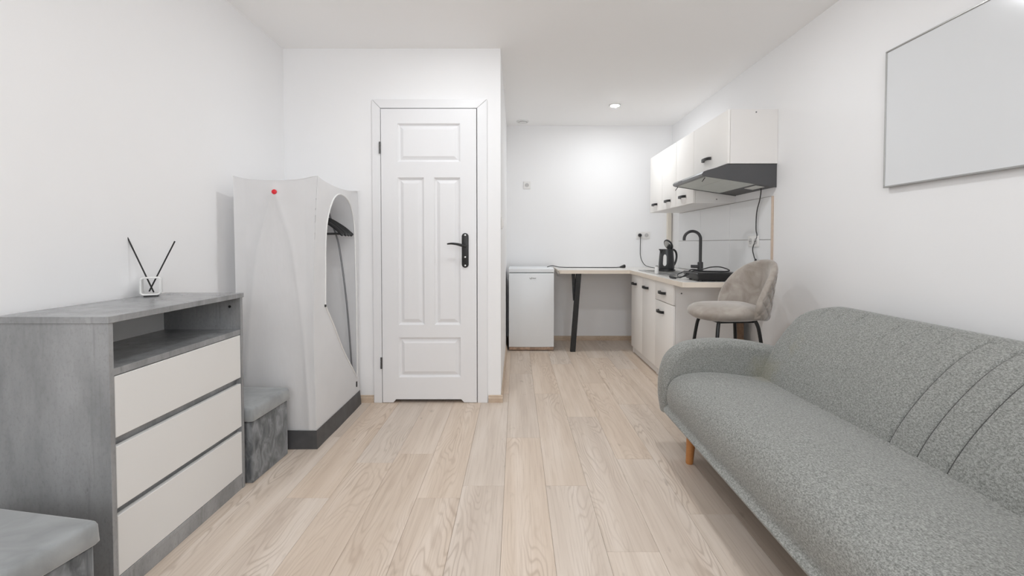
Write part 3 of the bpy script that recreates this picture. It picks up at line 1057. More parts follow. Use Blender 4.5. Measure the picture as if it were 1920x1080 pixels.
def op_at(a):
    """opening outline in direction a"""
    d = Vector((0, math.cos(a), math.sin(a)))
    best = None
    n_ = len(opp)
    for i in range(n_):
        p, q = opp[i], opp[(i+1) % n_]
        e = q-p
        den = d.y*e.z-d.z*e.y
        if abs(den) < 1e-12: continue
        w = p-cen
        t = (w.y*e.z-w.z*e.y)/den
        s = (w.y*d.z-w.z*d.y)/den
        if t > 0 and -1e-6 <= s <= 1+1e-6:
            if best is None or t < best: best = t
    return cen + d*(best or 0.2)
allang = sorted(set([round(a, 5) for a in angs+corner_a] + [round(-PI+2*PI*k/120, 5) for k in range(120)]))
bm = new()
K = 9
def side_x(y, z):
    v = (z-BH)/(VH-BH)
    u = (y-VY0)/(VY1-VY0)
    nearu = (1-u)
    flare = 0.022*max(0, v)**6 - 0.016*math.sin(PI*min(1, max(0, v)*1.05))**2*(1-v)
    x = VX1 + flare*nearu**2
    x += wr(y*4, z*2, 5, 0.012)*min(1, u*6, (1-u)*6)*min(1, max(0, v)*6)
    return x
rings = []
for a in allang:
    o_ = rect_hit(Vector((0, math.cos(a), math.sin(a)))); i_ = op_at(a)
    row = []
    for k in range(K+1):
        p = o_.lerp(i_, k/K)
        z = p.z
        if k == 0 and abs(p.z-VH) < 1e-6: z = topz((p.y-VY0)/(VY1-VY0))
        row.append(bm.verts.new((side_x(p.y, z), p.y, z)))
    rings.append(row)
for i in range(len(rings)):
    a, b = rings[i], rings[(i+1) % len(rings)]
    for k in range(K):
        bm.faces.new((a[k], b[k], b[k+1], a[k+1]))
side = part('side_cloth', bm, M['cloth'], wd, angle=80)
pipe = [(side_x(p.y, p.z)+0.002, p.y, p.z) for p in opp]
part('zip_piping', tube(new(), pipe, 0.0045, 8, closed=True), M['laminate'], side, 'white zip edge of the opening')
part('zip_pull', box(new(), side_x(2.6, 0.75), side_x(2.6, 0.75)+0.007, 2.592, 2.604, 0.748, 0.762, 0.001, 1), M['black'], side)
part('zip_pull', box(new(), side_x(3.07, 0.15), side_x(3.07, 0.15)+0.006, 3.066, 3.076, 0.142, 0.178, 0.001, 1), M['black'], side)
# dark base band
bm = new()
bz = lambda t, s: BH + 0.006*math.sin(t*9+s)
Lb = []
for k in range(20): Lb.append((VX0+(VX1-VX0)*k/20, VY0))
for k in range(28): Lb.append((VX1, VY0+(VY1-VY0)*k/28))
for k in range(10): Lb.append((VX1-(VX1-VX0)*k/10, VY1))
for k in range(10): Lb.append((VX0, VY1-(VY1-VY0)*k/10))
lo_, hi_ = [], []
for i, (x, y) in enumerate(Lb):
    nx = 0.5*(x-(VX0+VX1)/2); ny = 0.35*(y-(VY0+VY1)/2)
    w = 1.0
    l_ = math.hypot(nx, ny)
    ox, oy = nx/l_*0.010, ny/l_*0.010
    wob = 0.006*noise.noise(Vector((x*9, y*9, 0)))
    lo_.append(Vector((x+ox*1.2+wob*0.5, y+oy*1.2+wob*0.5, 0.0)))
    hi_.append(Vector((x+ox*0.3, y+oy*0.3, BH+0.004)))
mid_ = [a.lerp(b, 0.5)+Vector((0.006*noise.noise(Vector((a.x*14, a.y*14, 3))), 0.006*noise.noise(Vector((a.x*14, a.y*14, 8))), 0)) for a, b in zip(lo_, hi_)]
loft(bm, [lo_, mid_, hi_], caps=False)
bm.faces.new([bm.verts.new((p.x, p.y, 0.003)) for p in lo_])
part('base_cloth', bm, M['cloth_dark'], wd, 'dark grey base band', angle=60)
# inner frame: two arched rods and a hanging rail
for yy in (VY0+0.03, VY1-0.025):
    part('frame_rod', tube(new(), [(p.x, yy, p.z) for p in rodR], 0.006, 8), M['rod'], wd)
    part('frame_rod', tube(new(), [(p.x, yy, p.z) for p in rodL], 0.006, 8), M['rod'], wd)
part('hanging_rail', tube(new(), [(-1.295, VY0+0.01, 1.385), (-1.295, VY1-0.01, 1.385)], 0.008, 10), M['white_metal'], wd)
part('end_cap', lathe(new(), [(0, 0.0), (0.012, 0.0), (0.0135, 0.004), (0.012, 0.010), (0.006, 0.013), (0, 0.014)], n=18, M=Matrix.Translation((-1.282, VY0-0.010, 1.382)) @ Matrix.Rotation(R(90), 4, 'X')), M['red'], wd, 'round red end cap')

# clothes hangers in the wardrobe
def hanger(y, rz, label, dz=0.0):
    t = thing('clothes_hanger', label, 'hanger', (-1.295, y, 1.394), R(rz), 'black hangers in the wardrobe', local=True)
    hook = [(0.0, 0, -0.115), (0, 0, -0.075), (0.012, 0, -0.055), (0.022, 0, -0.03), (0.018, 0, -0.006), (0.0, 0, 0.004), (-0.018, 0, -0.006)]
    part('hook', tube(new(), cr(hook, 5), 0.003, 8), M['black'], t)
    for s in (-1, 1):
        pth = cr([(0, 0, -0.112), (s*0.06, 0, -0.135), (s*0.14, 0, -0.185), (s*0.192, 0, -0.232)], 5)
        part('shoulder', tube(new(), pth, [0.009]*4+[0.0105]*(len(pth)-6)+[0.012, 0.009], 8, flat=1.15), M['black_plastic'], t)
    part('trouser_bar', tube(new(), [(-0.172, 0, -0.222), (0.172, 0, -0.222)], 0.006, 8), M['black_plastic'], t)
for k, (y, rz, lb) in enumerate(((3.085, 1, 'black plastic clothes hanger nearest the door in the wardrobe'), (3.043, -1, 'second black hanger from the door in the wardrobe'),
                                 (3.001, -4, 'third black hanger from the door in the wardrobe'), (2.955, -8, 'black hanger farthest from the door in the wardrobe'))):
    hanger(y, rz, lb)

# ================================================================== whiteboard
WY0, WY1, BZ0, BZ1 = 1.30, 2.197, 1.372, 2.015
wb = thing('whiteboard', 'blank white board in a thin grey frame high on the right wall', 'whiteboard', (XR, (WY0+WY1)/2, BZ0))
bx0 = XR-0.026
part('board_panel', box(new(), bx0+0.004, XR-0.010, WY0+0.004, WY1-0.004, BZ0+0.004, BZ1-0.004), M['board'], wb, smooth=False)
fr = 0.008
for (a, b, c, d) in ((WY0, WY1, BZ0, BZ0+fr), (WY0, WY1, BZ1-fr, BZ1), (WY0, WY0+fr, BZ0+fr, BZ1-fr), (WY1-fr, WY1, BZ0+fr, BZ1-fr)):
    part('frame_bar', box(new(), bx0, XR-0.006, a, b, c, d, 0.0015, 1), M['alu'], wb, 'thin grey frame')
for yy in (WY0+0.1, WY1-0.1):
    part('wall_mount', box(new(), XR-0.012, XR, yy-0.02, yy+0.02, BZ1-0.08, BZ1-0.04), M['alu'], wb)

# ================================================================== kitchen base units
CF = 1.175           # front plane of the doors
CB = 1.635           # rear of the carcasses
CTZ0, CTZ1 = 0.803, 0.840
def bow_handle(x, y, z, L=0.15):
    """black bow handle on a front looking to -x"""
    out, inn = [], []
    for k in range(13):
        t = -1+2*k/12
        out.append((x-0.006-0.028*math.sqrt(max(0, 1-t*t))**0.8, y+t*L/2))
        ti = t*0.80
        inn.append((x-0.0-0.022*math.sqrt(max(0, 1-t*t))**0.8, y+ti*L/2))
    pts = [(x, y-L/2)] + out + [(x, y+L/2)] + inn[::-1]
    bm = new()
    va = [bm.verts.new((p[0], p[1], z-0.008)) for p in [(x, y-L/2)]+out+[(x, y+L/2)]]
    # banded bow as a row of quads between outer and inner line
    bm.free(); bm = new()
    loops = []
    for (o_, i_) in zip(out, inn):
        loops.append([Vector((o_[0], o_[1], z-0.010)), Vector((o_[0], o_[1], z+0.010)), Vector((i_[0], i_[1], z+0.010)), Vector((i_[0], i_[1], z-0.010))])
    loft(bm, loops)
    return bm
def carcass(t, y0, y1, z0, z1, x0, x1, mat, top=False):
    th = 0.016
    part('side_panel', box(new(), x0, x1, y0, y0+th, z0, z1, 0.0006, 1), mat, t)
    part('side_panel', box(new(), x0, x1, y1-th, y1, z0, z1, 0.0006, 1), mat, t)
    part('bottom_panel', box(new(), x0, x1, y0+th, y1-th, z0 if z0 > 0.05 else 0.085, (z0 if z0 > 0.05 else 0.085)+th), mat, t)
    part('back_panel', box(new(), x1-0.004, x1, y0+th, y1-th, z0+0.11 if z0 < 0.05 else z0+th, z1-(th if top else 0)), mat, t)
    if top: part('top_panel', box(new(), x0, x1, y0+th, y1-th, z1-th, z1), mat, t)
sk = thing('sink_cabinet', 'cream base cabinet with two doors under the kitchen sink', 'cabinet', (1.4, 4.265, 0))
carcass(sk, 3.868, 4.664, 0.0, CTZ0, CF+0.018, CB, M['cabinet_side'])
for y0, y1, hy in ((3.870, 4.265, 4.13), (4.268, 4.662, 4.524)):
    d = part('cabinet_door', box(new(), CF, CF+0.0165, y0, y1, 0.072, CTZ0-0.006, 0.0015, 2), M['cabinet'], sk)
    part('handle', bow_handle(CF, hy, 0.713), M['black'], d, 'black bow handle')
part('kick_board', box(new(), CF+0.022, CF+0.036, 3.885, 4.648, 0.006, 0.082, 0.001, 1), M['cabinet_side'], sk)
dk = thing('drawer_cabinet', 'cream base cabinet with one drawer over a door at the counter end', 'cabinet', (1.4, 3.64, 0))
carcass(dk, 3.420, 3.865, 0.0, CTZ0, CF+0.018, CB, M['cabinet_side'])
d = part('drawer', box(new(), CF, CF+0.0165, 3.422, 3.8635, 0.645, CTZ0-0.006, 0.0015, 2), M['cabinet'], dk)
part('handle', bow_handle(CF, 3.66, 0.716), M['black'], d, 'black bow handle')
d = part('cabinet_door', box(new(), CF, CF+0.0165, 3.422, 3.8635, 0.072, 0.639, 0.0015, 2), M['cabinet'], dk)
part('handle', bow_handle(CF, 3.70, 0.560), M['black'], d, 'black bow handle')
part('kick_board', box(new(), CF+0.022, CF+0.036, 3.437, 3.849, 0.006, 0.082, 0.001, 1), M['cabinet_side'], dk)
part('gap_strip', box(new(), CB+0.001, CB+0.075, 3.430, 3.448, 0.0, CTZ0-0.004, 0.001, 1), M['hardboard'], dk, 'brown strip standing in for the dark gap behind the cabinet')  # added strip, its brown stands for the shaded gap behind the carcass
part('screw_cap', lathe(new(), [(0, 0), (0.006, 0), (0.006, 0.0015), (0, 0.0015)], n=10, M=Matrix.Translation((1.235, 3.4198, 0.735)) @ Matrix.Rotation(R(90), 4, 'X')), M['socket_hole'], dk)

# worktop with the sink cut-out
WF = 1.150
HX0, HX1, HY0, HY1 = 1.245, 1.545, 3.90, 4.20
wt = thing('worktop', 'pale speckled kitchen worktop running along the right wall', 'worktop', (1.46, 4.2, CTZ0))
WY_0, WY_1 = 3.165, YF-0.001
XW = XR-0.013
bm = new()
box(bm, WF, XW, WY_0, HY0, CTZ0+0.001, CTZ1); box(bm, WF, XW, HY1, WY_1, CTZ0+0.001, CTZ1)
box(bm, WF, HX0, HY0, HY1, CTZ0+0.001, CTZ1); box(bm, HX1, XW, HY0, HY1, CTZ0+0.001, CTZ1)
part('slab', bm, M['worktop'], wt, smooth=False)
part('front_edging', box(new(), WF-0.003, WF, WY_0-0.003, 4.628, CTZ0+0.001, CTZ1, 0.001, 1), M['worktop_edge'], wt, 'cream edging strip')
part('end_edging', box(new(), WF, XW, WY_0-0.003, WY_0, CTZ0+0.001, CTZ1, 0.001, 1), M['worktop_edge'], wt, 'cream edging strip')

# return of the counter: table with a leaning black leg
tb = thing('counter_table', 'cream table top on a black leg beside the fridge', 'table', (0.8, 4.93, 0))
rp = []
for k in range(7):
    a = R(180+15*k); rp.append((0.458+0.03*math.cos(a), 4.658+0.03*math.sin(a)))
pts = [(0.428, YF-0.001)] + rp + [(WF-0.004, 4.628), (WF-0.004, YF-0.001)]
part('table_top', prism(new(), pts, 'z', CTZ0+0.001, CTZ1, 0.002, 1), M['worktop'], tb, smooth=False)
ep = [(p[0]-0.0, p[1]) for p in pts[1:-1]]
bm = new()
lo1 = []
edge_pts = [(0.428, YF-0.02)] + rp + [(WF-0.004, 4.628)]
nrm = []
loops = []
for i, p in enumerate(edge_pts):
    a = edge_pts[max(0, i-1)]; b = edge_pts[min(len(edge_pts)-1, i+1)]
    t = Vector((b[0]-a[0], b[1]-a[1])).normalized(); nn = Vector((t.y, -t.x))*-1
    if nn.dot(Vector((p[0]-0.8, p[1]-4.95))) < 0: nn = -nn
    loops.append([Vector((p[0], p[1], CTZ0+0.001)), Vector((p[0]+nn.x*0.003, p[1]+nn.y*0.003, CTZ0+0.001)), Vector((p[0]+nn.x*0.003, p[1]+nn.y*0.003, CTZ1)), Vector((p[0], p[1], CTZ1))])
part('edging', loft(bm, loops), M['worktop_edge'], tb, 'cream edging strip')
def bar(p, q, w, d):
    """flat bar from p to q, w along x, d along y"""
    return loft(new(), [[Vector((c[0]-w/2, c[1]-d/2, c[2])), Vector((c[0]+w/2, c[1]-d/2, c[2])), Vector((c[0]+w/2, c[1]+d/2, c[2])), Vector((c[0]-w/2, c[1]+d/2, c[2]))] for c in (p, q)])
part('leg', bar((0.580, 4.69, 0.0), (0.638, 4.69, CTZ0), 0.050, 0.05), M['black'], tb, 'leaning flat black leg', smooth=False)
part('brace', bar((0.604, 4.728, 0.52), (0.588, 4.728, CTZ0), 0.034, 0.02), M['black'], tb, smooth=False)
ring = [(0.424-0.004, 4.69+0.004*math.sin(2*PI*k/20), 0.800+0.026*math.cos(2*PI*k/20)) for k in range(20)]
ring = [(0.422+0.010*math.sin(2*PI*k/20), 4.645-0.022, 0.805+0.024*math.cos(2*PI*k/20)) for k in range(20)]
part('hook_ring', tube(new(), ring, 0.0022, 6, closed=True), M['hinge'], tb)

# ------------------------------------------------------------------ fridge
FX0, FX1, FY0, FY1, FH = -0.076, 0.388, 4.705, 5.17, 0.853
fg = thing('fridge', 'small white undercounter fridge standing by the niche wall', 'fridge', ((FX0+FX1)/2, (FY0+FY1)/2, 0))
part('body', box(new(), FX0+0.004, FX1-0.004, FY0+0.05, FY1, 0.02, FH-0.042, 0.004), M['fridge_gap_shade'], fg, 'cabinet behind the door, coloured dark for the shaded gap')
dpr = cr([(FX0, FY0+0.012, 0), (FX0+0.10, FY0+0.003, 0), ((FX0+FX1)/2, FY0, 0), (FX1-0.10, FY0+0.003, 0), (FX1, FY0+0.012, 0)], 5)
pts = [(p.x, p.y) for p in dpr] + [(FX1, FY0+0.046), (FX0, FY0+0.046)]
fd = part('fridge_door', prism(new(), pts, 'z', 0.040, FH-0.050, 0.004, 2), M['fridge'], fg, angle=50)
# top cap with a slightly bowed lower front edge
part('top_cap', box(new(), FX0-0.004, FX1+0.004, FY0+0.010, FY1, FH-0.044, FH, 0.008, 3), M['fridge'], fg)
part('base_strip', box(new(), FX0+0.002, FX1-0.002, FY0+0.018, FY0+0.05, 0.008, 0.036, 0.002, 1), M['raw_edge'], fg, 'worn peach coloured plinth strip')
for x in (FX0+0.03, FX1-0.03):
    part('foot', lathe(new(), [(0.014, 0.0), (0.014, 0.02)], x, FY0+0.06, 12), M['black_plastic'], fg)
    part('foot', lathe(new(), [(0.014, 0.0), (0.014, 0.02)], x, FY1-0.05, 12), M['black_plastic'], fg)
# small dark logo mark
bm = new()
lx, lz = 0.150, 0.752
tube(bm, cr([(lx-0.012, FY0-0.0012, lz+0.005), (lx, FY0-0.0012, lz-0.007), (lx+0.014, FY0-0.0012, lz+0.004), (lx+0.004, FY0-0.0012, lz+0.007)], 5), 0.0018, 6)
for k in range(5):
    box(bm, lx+0.018+k*0.007, lx+0.022+k*0.007, FY0-0.002, FY0, lz-0.004, lz+(0.006 if k in (1, 4) else 0.002))
part('logo', bm, M['socket_hole'], fd, 'small dark logo mark')

# ------------------------------------------------------------------ wall cabinets and hood
UF, UB = 1.435, XR-0.001
def wall_unit(label, y0, y1, z0, z1, doors):
    t = thing('wall_cabinet', label, 'cabinet', ((UF+UB)/2, (y0+y1)/2, z0))
    carcass(t, y0, y1, z0, z1, UF+0.018, UB, M['cabinet_side'], True)
    for (a, b, hy, hz) in doors:
        d = part('cabinet_door', box(new(), UF, UF+0.0165, a+0.0015, b-0.0015, z0+0.001, z1-0.001, 0.0015, 2), M['cabinet'], t)
        part('handle', bow_handle(UF, hy, hz, 0.145), M['black'], d, 'black bow handle')
    part('screw_cap', lathe(new(), [(0, 0), (0.005, 0), (0.005, 0.0015), (0, 0.0015)], n=10, M=Matrix.Translation((UF+0.19, y0-0.0002, z1-0.02 if z0 > 1.5 else z0+0.03)) @ Matrix.Rotation(R(90), 4, 'X')), M['hinge'], t)
    return t
wall_unit('white wall cabinet directly above the cooker hood', 3.130, 3.728, 1.652, 2.018, [(3.130, 3.728, 3.458, 1.735)])
wall_unit('narrow white wall cabinet right behind the cooker hood', 3.731, 4.130, 1.437, 2.018, [(3.731, 4.130, 3.956, 1.508)])
wall_unit('wide two door white wall cabinet nearest the far wall', 4.133, 4.930, 1.437, 2.018, [(4.133, 4.531, 4.342, 1.508), (4.532, 4.930, 4.739, 1.508)])

hd = thing('cooker_hood', 'dark grey slim cooker hood under the wall cabinet', 'hood', (1.52, 3.43, 1.49))
prof = [(UB, 1.650), (1.452, 1.650), (1.300, 1.608), (1.276, 1.598), (1.266, 1.584), (1.272, 1.571), (1.292, 1.565), (UB, 1.492)]
y0, y1 = 3.136, 3.726
part('side_plate', prism(new(), prof, 'y', y0, y0+0.012, 0.001, 1), M['hood'], hd, smooth=False)
part('side_plate', prism(new(), prof, 'y', y1-0.012, y1, 0.001, 1), M['hood'], hd, smooth=False)
shell = [(UB, 1.650), (1.452, 1.650), (1.300, 1.608), (1.276, 1.598), (1.266, 1.584), (1.272, 1.571), (1.292, 1.565), (1.298, 1.572), (1.285, 1.584), (1.304, 1.598), (1.456, 1.640), (UB, 1.640)]
part('casing', prism(new(), shell, 'y', y0+0.012, y1-0.012), M['hood_lip'], hd, smooth=False)
def under(x): return 1.565 + (1.492-1.565)*(x-1.292)/(UB-1.292)
def uslab(xa, xb, ya, yb, lift, th=0.004):
    return loft(new(), [[Vector((x, ya, under(x)+lift)), Vector((x, yb, under(x)+lift)), Vector((x, yb, under(x)+lift+th)), Vector((x, ya, under(x)+lift+th))] for x in (xa, xb)])
part('filter_panel', uslab(1.300, 1.425, y0+0.013, y1-0.013, 0.003), M['filter'], hd, 'pale filter panel', smooth=False)
part('filter_panel', uslab(1.428, 1.640, y0+0.013, y1-0.013, 0.003), M['filter'], hd, 'pale filter panel', smooth=False)
part('rear_panel', uslab(1.643, UB, y0+0.013, y1-0.013, 0.003), M['hood'], hd, smooth=False)
part('hood_lamp', uslab(1.665, 1.725, 3.20, 3.36, 0.0005, 0.004), M['lens_off'], hd, 'unlit lamp cover', smooth=False)
part('back_plate', box(new(), UB-0.004, UB, y0+0.012, y1-0.012, 1.497, 1.640), M['hood'], hd, smooth=False)
for yy in (y0+0.03, y1-0.03):
    part('visor_clip', tube(new(), [(1.298, yy, 1.562), (1.282, yy+0.012, 1.535)], 0.0028, 6), M['black'], hd)
part('control_slot', box(new(), 1.2645, 1.2665, 3.52, 3.60, 1.580, 1.588, 0.0005, 1), M['hinge'], hd)
cpath = cr([(1.735, 3.262, 1.50), (1.745, 3.283, 1.47), (1.752, 3.31, 1.422), (1.755, 3.355, 1.335), (1.755, 3.362, 1.215), (1.754, 3.347, 1.155), (1.752, 3.398, 1.075), (1.752, 3.381, 1.017), (1.752, 3.355, 0.985)], 7)
hc = single('hood_cable', tube(new(), cpath, 0.0035, 8), M['black_plastic'], 'black power cable hanging down the tiles from the cooker hood', 'cable', (1.75, 3.33, 0.96))
bm = tube(new(), [(1.752, 3.358, 0.995), (1.752, 3.352, 0.972), (1.752, 3.349, 0.955)], [0.007, 0.010, 0.009], 10)
bm.transform(Matrix.Translation(-Vector((1.75, 3.33, 0.96))))
o = finish('plug', bm, M['black_plastic']); o.parent = hc

# ================================================================== sockets and switches
def socket(name, label, c, face, count, w=0.078):
    """face '-y' far wall, '-x' right wall, '+x' niche wall"""
    t = thing(name, label, 'socket', c, {'-y': 0, '-x': R(-90), '+x': R(90)}[face], local=True)
    # local: plate looks to -y
    tw = w*count if count > 1 else w
    part('plate', box(new(), -tw/2, tw/2, -0.010, 0, -0.041, 0.041, 0.003, 2), M['switch'], t)
    for k in range(count):
        cx_ = (k-(count-1)/2)*w
        part('socket_well', lathe(new(), [(0, 0.001), (0.019, 0.001), (0.021, 0.0), (0.023, 0.0), (0.023, 0.0015), (0.021, 0.0025), (0, 0.002)], n=24, M=Matrix.Translation((cx_, -0.0095, 0)) @ Matrix.Rotation(R(90), 4, 'X')), M['socket_well'], t)
        for dx in (-0.0095, 0.0095):
            part('pin_hole', lathe(new(), [(0, 0.002), (0.003, 0.002), (0.003, 0.003), (0, 0.003)], n=10, M=Matrix.Translation((cx_+dx, -0.0095, 0)) @ Matrix.Rotation(R(90), 4, 'X')), M['socket_hole'], t)
    return t
socket('wall_socket', 'single white wall socket high on the far wall above the fridge', (0.121, YF, 1.772), '-y', 1)
socket('wall_socket', 'double white wall socket on the far wall above the counter corner', (1.445, YF, 1.204), '-y', 2)
socket('wall_socket', 'double white wall socket on the backsplash tiles behind the stool', (XR-0.0115, 3.40, 1.125), '-x', 2, 0.072)
ls = thing('light_switch', 'white light switch on the niche wall edge beside the door', 'switch', (XC, 3.30, 1.255), R(90), local=True)
part('plate', box(new(), -0.040, 0.040, -0.011, 0, -0.040, 0.040, 0.003, 2), M['switch'], ls)
part('rocker', box(new(), -0.027, 0.027, -0.016, -0.010, -0.027, 0.027, 0.002, 2), M['switch'], ls)

# ================================================================== sink, faucet, kettle, hob
sn = thing('sink', 'stainless steel kitchen sink with drainer set in the worktop', 'sink', (1.4, 4.1, CTZ1))
bm = new()
sx0, sx1, sy0, sy1 = 1.215, 1.60, 3.68, 4.56
zt = CTZ1+0.006
box(bm, sx0, sx1, sy0, HY0+0.01, CTZ1, zt, 0.002, 2); box(bm, sx0, sx1, HY1-0.01, sy1, CTZ1, zt, 0.002, 2)
box(bm, sx0, HX0+0.01, HY0+0.01, HY1-0.01, CTZ1, zt); box(bm, HX1-0.01, sx1, HY0+0.01, HY1-0.01, CTZ1, zt)
part('rim', bm, M['steel'], sn)
bm = new()
bl = []
for ins, z in ((0.010, zt-0.001), (0.012, CTZ1-0.03), (0.018, CTZ1-0.12), (0.04, CTZ1-0.14)):
    bl.append([Vector(p) for p in ((HX0+ins, HY0+ins, z), (HX1-ins, HY0+ins, z), (HX1-ins, HY1-ins, z), (HX0+ins, HY1-ins, z))])
loft(bm, bl, caps=False)
bm.faces.new([bm.verts.new(p) for p in bl[-1]])
part('basin', bm, M['steel'], sn, smooth=False)
for k in range(6):
    yy = 4.245+k*0.05
    part('drainer_rib', box(new(), 1.25, 1.53, yy, yy+0.012, zt-0.001, zt+0.003, 0.0012, 1), M['steel'], sn)

fc = thing('faucet', 'dark graphite swan neck kitchen faucet behind the sink', 'faucet', (1.578, 3.93, zt))
fx, fy = 1.578, 3.93
part('base', lathe(new(), [(0.027, zt), (0.027, zt+0.006), (0.023, zt+0.010), (0.023, zt+0.10), (0.020, zt+0.104), (0.013, zt+0.108)], fx, fy, 20), M['graphite'], fc)
neck = [(fx, fy, zt+0.10), (fx, fy, zt+0.22), (fx, fy, zt+0.30)]
RA = 0.068
dirx, diry = -0.99, 0.12
for k in range(1, 13):
    a = PI*k/12*1.05
    neck.append((fx+dirx*RA*(1-math.cos(a)), fy+diry*RA*(1-math.cos(a)), zt+0.30+RA*math.sin(a)))
part('neck', tube(new(), cr(neck, 3), 0.0125, 14), M['graphite'], fc)
part('lever', tube(new(), [(fx-0.018, fy+0.0, zt+0.065), (fx-0.045, fy+0.01, zt+0.066), (fx-0.075, fy+0.015, zt+0.067)], [0.014, 0.014, 0.013], 12), M['graphite'], fc)

KX, KY = 1.425, 4.35
kz = zt+0.003
kt = thing('electric_kettle', 'dark grey electric kettle with open lid on the sink drainer', 'kettle', (KX, KY, kz))
part('power_base', lathe(new(), [(0.0, kz), (0.078, kz), (0.082, kz+0.006), (0.080, kz+0.016), (0.070, kz+0.020), (0, kz+0.020)], KX, KY, 32), M['black_plastic'], kt)
kb = part('body', lathe(new(), [(0.0, kz+0.021), (0.070, kz+0.021), (0.073, kz+0.030), (0.071, kz+0.08), (0.066, kz+0.14), (0.061, kz+0.19), (0.060, kz+0.205), (0.055, kz+0.207), (0.054, kz+0.19), (0.0, kz+0.18)], KX, KY, 36), M['kettle'], kt)
# spout to the left, handle to the right as seen from the room
sd = Vector((-0.93, -0.37, 0)).normalized()
bm = new()
sp = []
for (r_, z, w) in ((0.058, kz+0.165, 0.006), (0.066, kz+0.19, 0.016), (0.078, kz+0.208, 0.020)):
    c = Vector((KX, KY, z)) + sd*r_
    n2 = Vector((-sd.y, sd.x, 0))
    sp.append([c+n2*w, c+sd*0.010, c-n2*w, c-sd*0.02])
loft(bm, sp)
part('spout', bm, M['kettle'], kt)
hp = [Vector((KX, KY, 0)) - sd*r_ + Vector((0, 0, kz+z)) for r_, z in ((0.055, 0.198), (0.085, 0.200), (0.110, 0.180), (0.120, 0.140), (0.112, 0.095), (0.090, 0.055), (0.068, 0.035))]
part('handle', tube(new(), cr(hp, 5), 0.0095, 10), M['black_plastic'], kt)
# open lid, hinged at the handle side
Ml = Matrix.Translation(Vector((KX, KY, kz+0.210)) - sd*0.045) @ Matrix.Rotation(math.atan2(sd.y, sd.x), 4, 'Z') @ Matrix.Rotation(R(-62), 4, 'Y')
part('lid', lathe(new(), [(0.0, 0.012), (0.045, 0.010), (0.054, 0.002), (0.054, -0.006), (0.050, -0.010), (0, -0.010)], 0.045, 0, 28, Ml), M['kettle'], kt)
part('lid_liner', lathe(new(), [(0.0, -0.012), (0.042, -0.012), (0.044, -0.009), (0.0, -0.009)], 0.045, 0, 28, Ml), M['steel'], kt)
# water window facing the room
bm = new()
wa = math.atan2(-0.86, -0.5)
lps = []
for z in (0.050, 0.056, 0.068, 0.10, 0.135, 0.150, 0.157):
    f_ = min(1, min(z-0.048, 0.159-z)/0.014)**0.6
    r_ = 0.0727 - 0.000093*max(0, z-0.055)*1000
    w = 0.22*max(0.25, f_)
    lps.append([Vector((KX+(r_+dr_)*math.cos(wa+s*w), KY+(r_+dr_)*math.sin(wa+s*w), kz+z)) for s, dr_ in ((-1, -0.006), (-1, 0.0022), (0, 0.0030), (1, 0.0022), (1, -0.006))])
loft(bm, lps)
part('water_window', bm, M['ceramic'], kt, 'pale water level window')

cp = thing('soap_bottle', 'small white bottle standing on the front edge of the sink', 'bottle', (1.232, 4.02, zt))
part('bottle_body', lathe(new(), [(0.0, zt), (0.016, zt), (0.0175, zt+0.004), (0.0165, zt+0.05), (0.013, zt+0.058), (0, zt+0.058)], 1.232, 4.02, 20), M['ceramic'], cp)
part('cap', lathe(new(), [(0.010, zt+0.058), (0.010, zt+0.070), (0.008, zt+0.072), (0, zt+0.072)], 1.232, 4.02, 16), M['steel'], cp)

# portable hob near the counter end, with its cable
hbx0, hbx1, hby0, hby1 = 1.265, 1.575, 3.205, 3.50
hz = CTZ1
hb = thing('portable_hob', 'black portable electric hob lying on the worktop near its end', 'hob', (1.42, 3.35, hz))
hbl = []
for ins, z in ((0.030, hz+0.008), (0.022, hz+0.010), (0.004, hz+0.045), (0.0, hz+0.050), (0.0, hz+0.056), (0.003, hz+0.059)):
    hbl.append([Vector((x, y, z)) for x, y in rr(hbx0+ins, hbx1-ins, hby0+ins, hby1-ins, 0.02, 4)])
part('hob_body', loft(new(), hbl), M['black_plastic'], hb)
part('glass_top', prism(new(), rr(hbx0+0.006, hbx1-0.006, hby0+0.006, hby1-0.006, 0.016, 4), 'z', hz+0.059, hz+0.062), M['black'], hb, smooth=False)
for x in (hbx0+0.05, hbx1-0.05):
    for y in (hby0+0.05, hby1-0.05):
        part('foot', lathe(new(), [(0.012, hz), (0.012, hz+0.009)], x, y, 12), M['black_plastic'], hb)
zc = hz+0.0675
pc = cr([(1.285, 3.50, zc-0.012), (1.24, 3.52, hz+0.03), (1.228, 3.44, hz+0.012), (1.262, 3.42, hz+0.035), (1.31, 3.43, zc+0.006), (1.38, 3.44, zc+0.004), (1.44, 3.40, zc+0.025), (1.50, 3.36, zc+0.028), (1.545, 3.32, zc+0.006), (1.49, 3.30, zc-0.001), (1.43, 3.33, zc-0.001), (1.36, 3.37, zc-0.001), (1.30, 3.36, zc+0.002), (1.25, 3.38, hz+0.03), (1.205, 3.47, hz+0.008)], 7)
hcb = single('hob_cable', tube(new(), pc, 0.0042, 8), M['black_plastic'], 'looped black cable lying over the portable hob', 'cable', (1.36, 3.4, hz))
bm = tube(new(), [(1.207, 3.465, hz+0.008), (1.199, 3.50, hz+0.009), (1.196, 3.53, hz+0.012), (1.195, 3.545, hz+0.014)], [0.006, 0.010, 0.013, 0.013], 12)
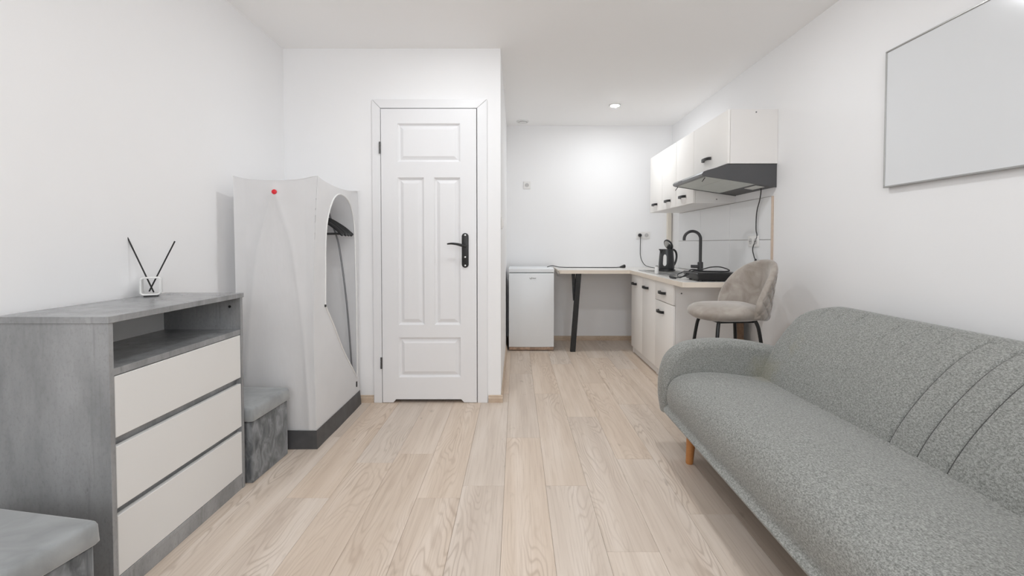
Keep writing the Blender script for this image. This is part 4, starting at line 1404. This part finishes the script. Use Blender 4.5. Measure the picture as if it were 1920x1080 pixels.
bm.transform(Matrix.Translation(-Vector((1.36, 3.4, hz))))
o = finish('plug', bm, M['black_plastic']); o.parent = hcb

# kettle lead: plug in the far wall socket, down to the worktop, to the kettle
py = YF-0.012
kc = thing('kettle_cable', 'black kettle lead hanging from the double socket on the far wall', 'cable', (1.42, 5.1, CTZ1))
part('plug', lathe(new(), [(0, 0), (0.019, 0.0), (0.020, 0.006), (0.018, 0.026), (0.012, 0.034), (0, 0.034)], n=20, M=Matrix.Translation((1.406, py, 1.204)) @ Matrix.Rotation(R(90), 4, 'X')), M['black_plastic'], kc)
kp = cr([(1.406, py-0.028, 1.192), (1.406, py-0.032, 1.16), (1.407, py-0.022, 1.05), (1.411, py-0.018, 0.97), (1.432, py-0.022, 0.905), (1.462, py-0.04, 0.862), (1.50, py-0.08, CTZ1+0.006), (1.50, 4.95, CTZ1+0.0055), (1.47, 4.75, CTZ1+0.0055), (1.43, 4.62, CTZ1+0.006), (1.42, 4.56, zt+0.006), (1.42, 4.46, zt+0.008), (1.424, 4.437, zt+0.010)], 6)
part('lead', tube(new(), kp, 0.0038, 8), M['black_plastic'], kc)

# fridge lead lying on the table
fp = cr([(0.335, 4.93, FH+0.005), (0.37, 4.99, FH+0.012), (0.405, 5.03, FH+0.012), (0.47, 5.06, FH-0.003), (0.56, 5.08, CTZ1+0.005), (0.75, 5.07, CTZ1+0.005), (0.92, 5.05, CTZ1+0.005), (1.08, 5.06, CTZ1+0.005), (1.15, 5.07, CTZ1+0.008)], 7)
fl = single('loose_power_cable', tube(new(), fp, 0.0042, 8), M['black_plastic'], 'black power cable lying across the table from the fridge top', 'cable', (0.8, 5.06, CTZ1))
bm = tube(new(), [(1.145, 5.07, CTZ1+0.008), (1.165, 5.072, CTZ1+0.012), (1.19, 5.075, CTZ1+0.018), (1.205, 5.077, CTZ1+0.019)], [0.006, 0.012, 0.018, 0.018], 14)
bm.transform(Matrix.Translation(-Vector((0.8, 5.06, CTZ1))))
o = finish('plug', bm, M['black_plastic']); o.parent = fl
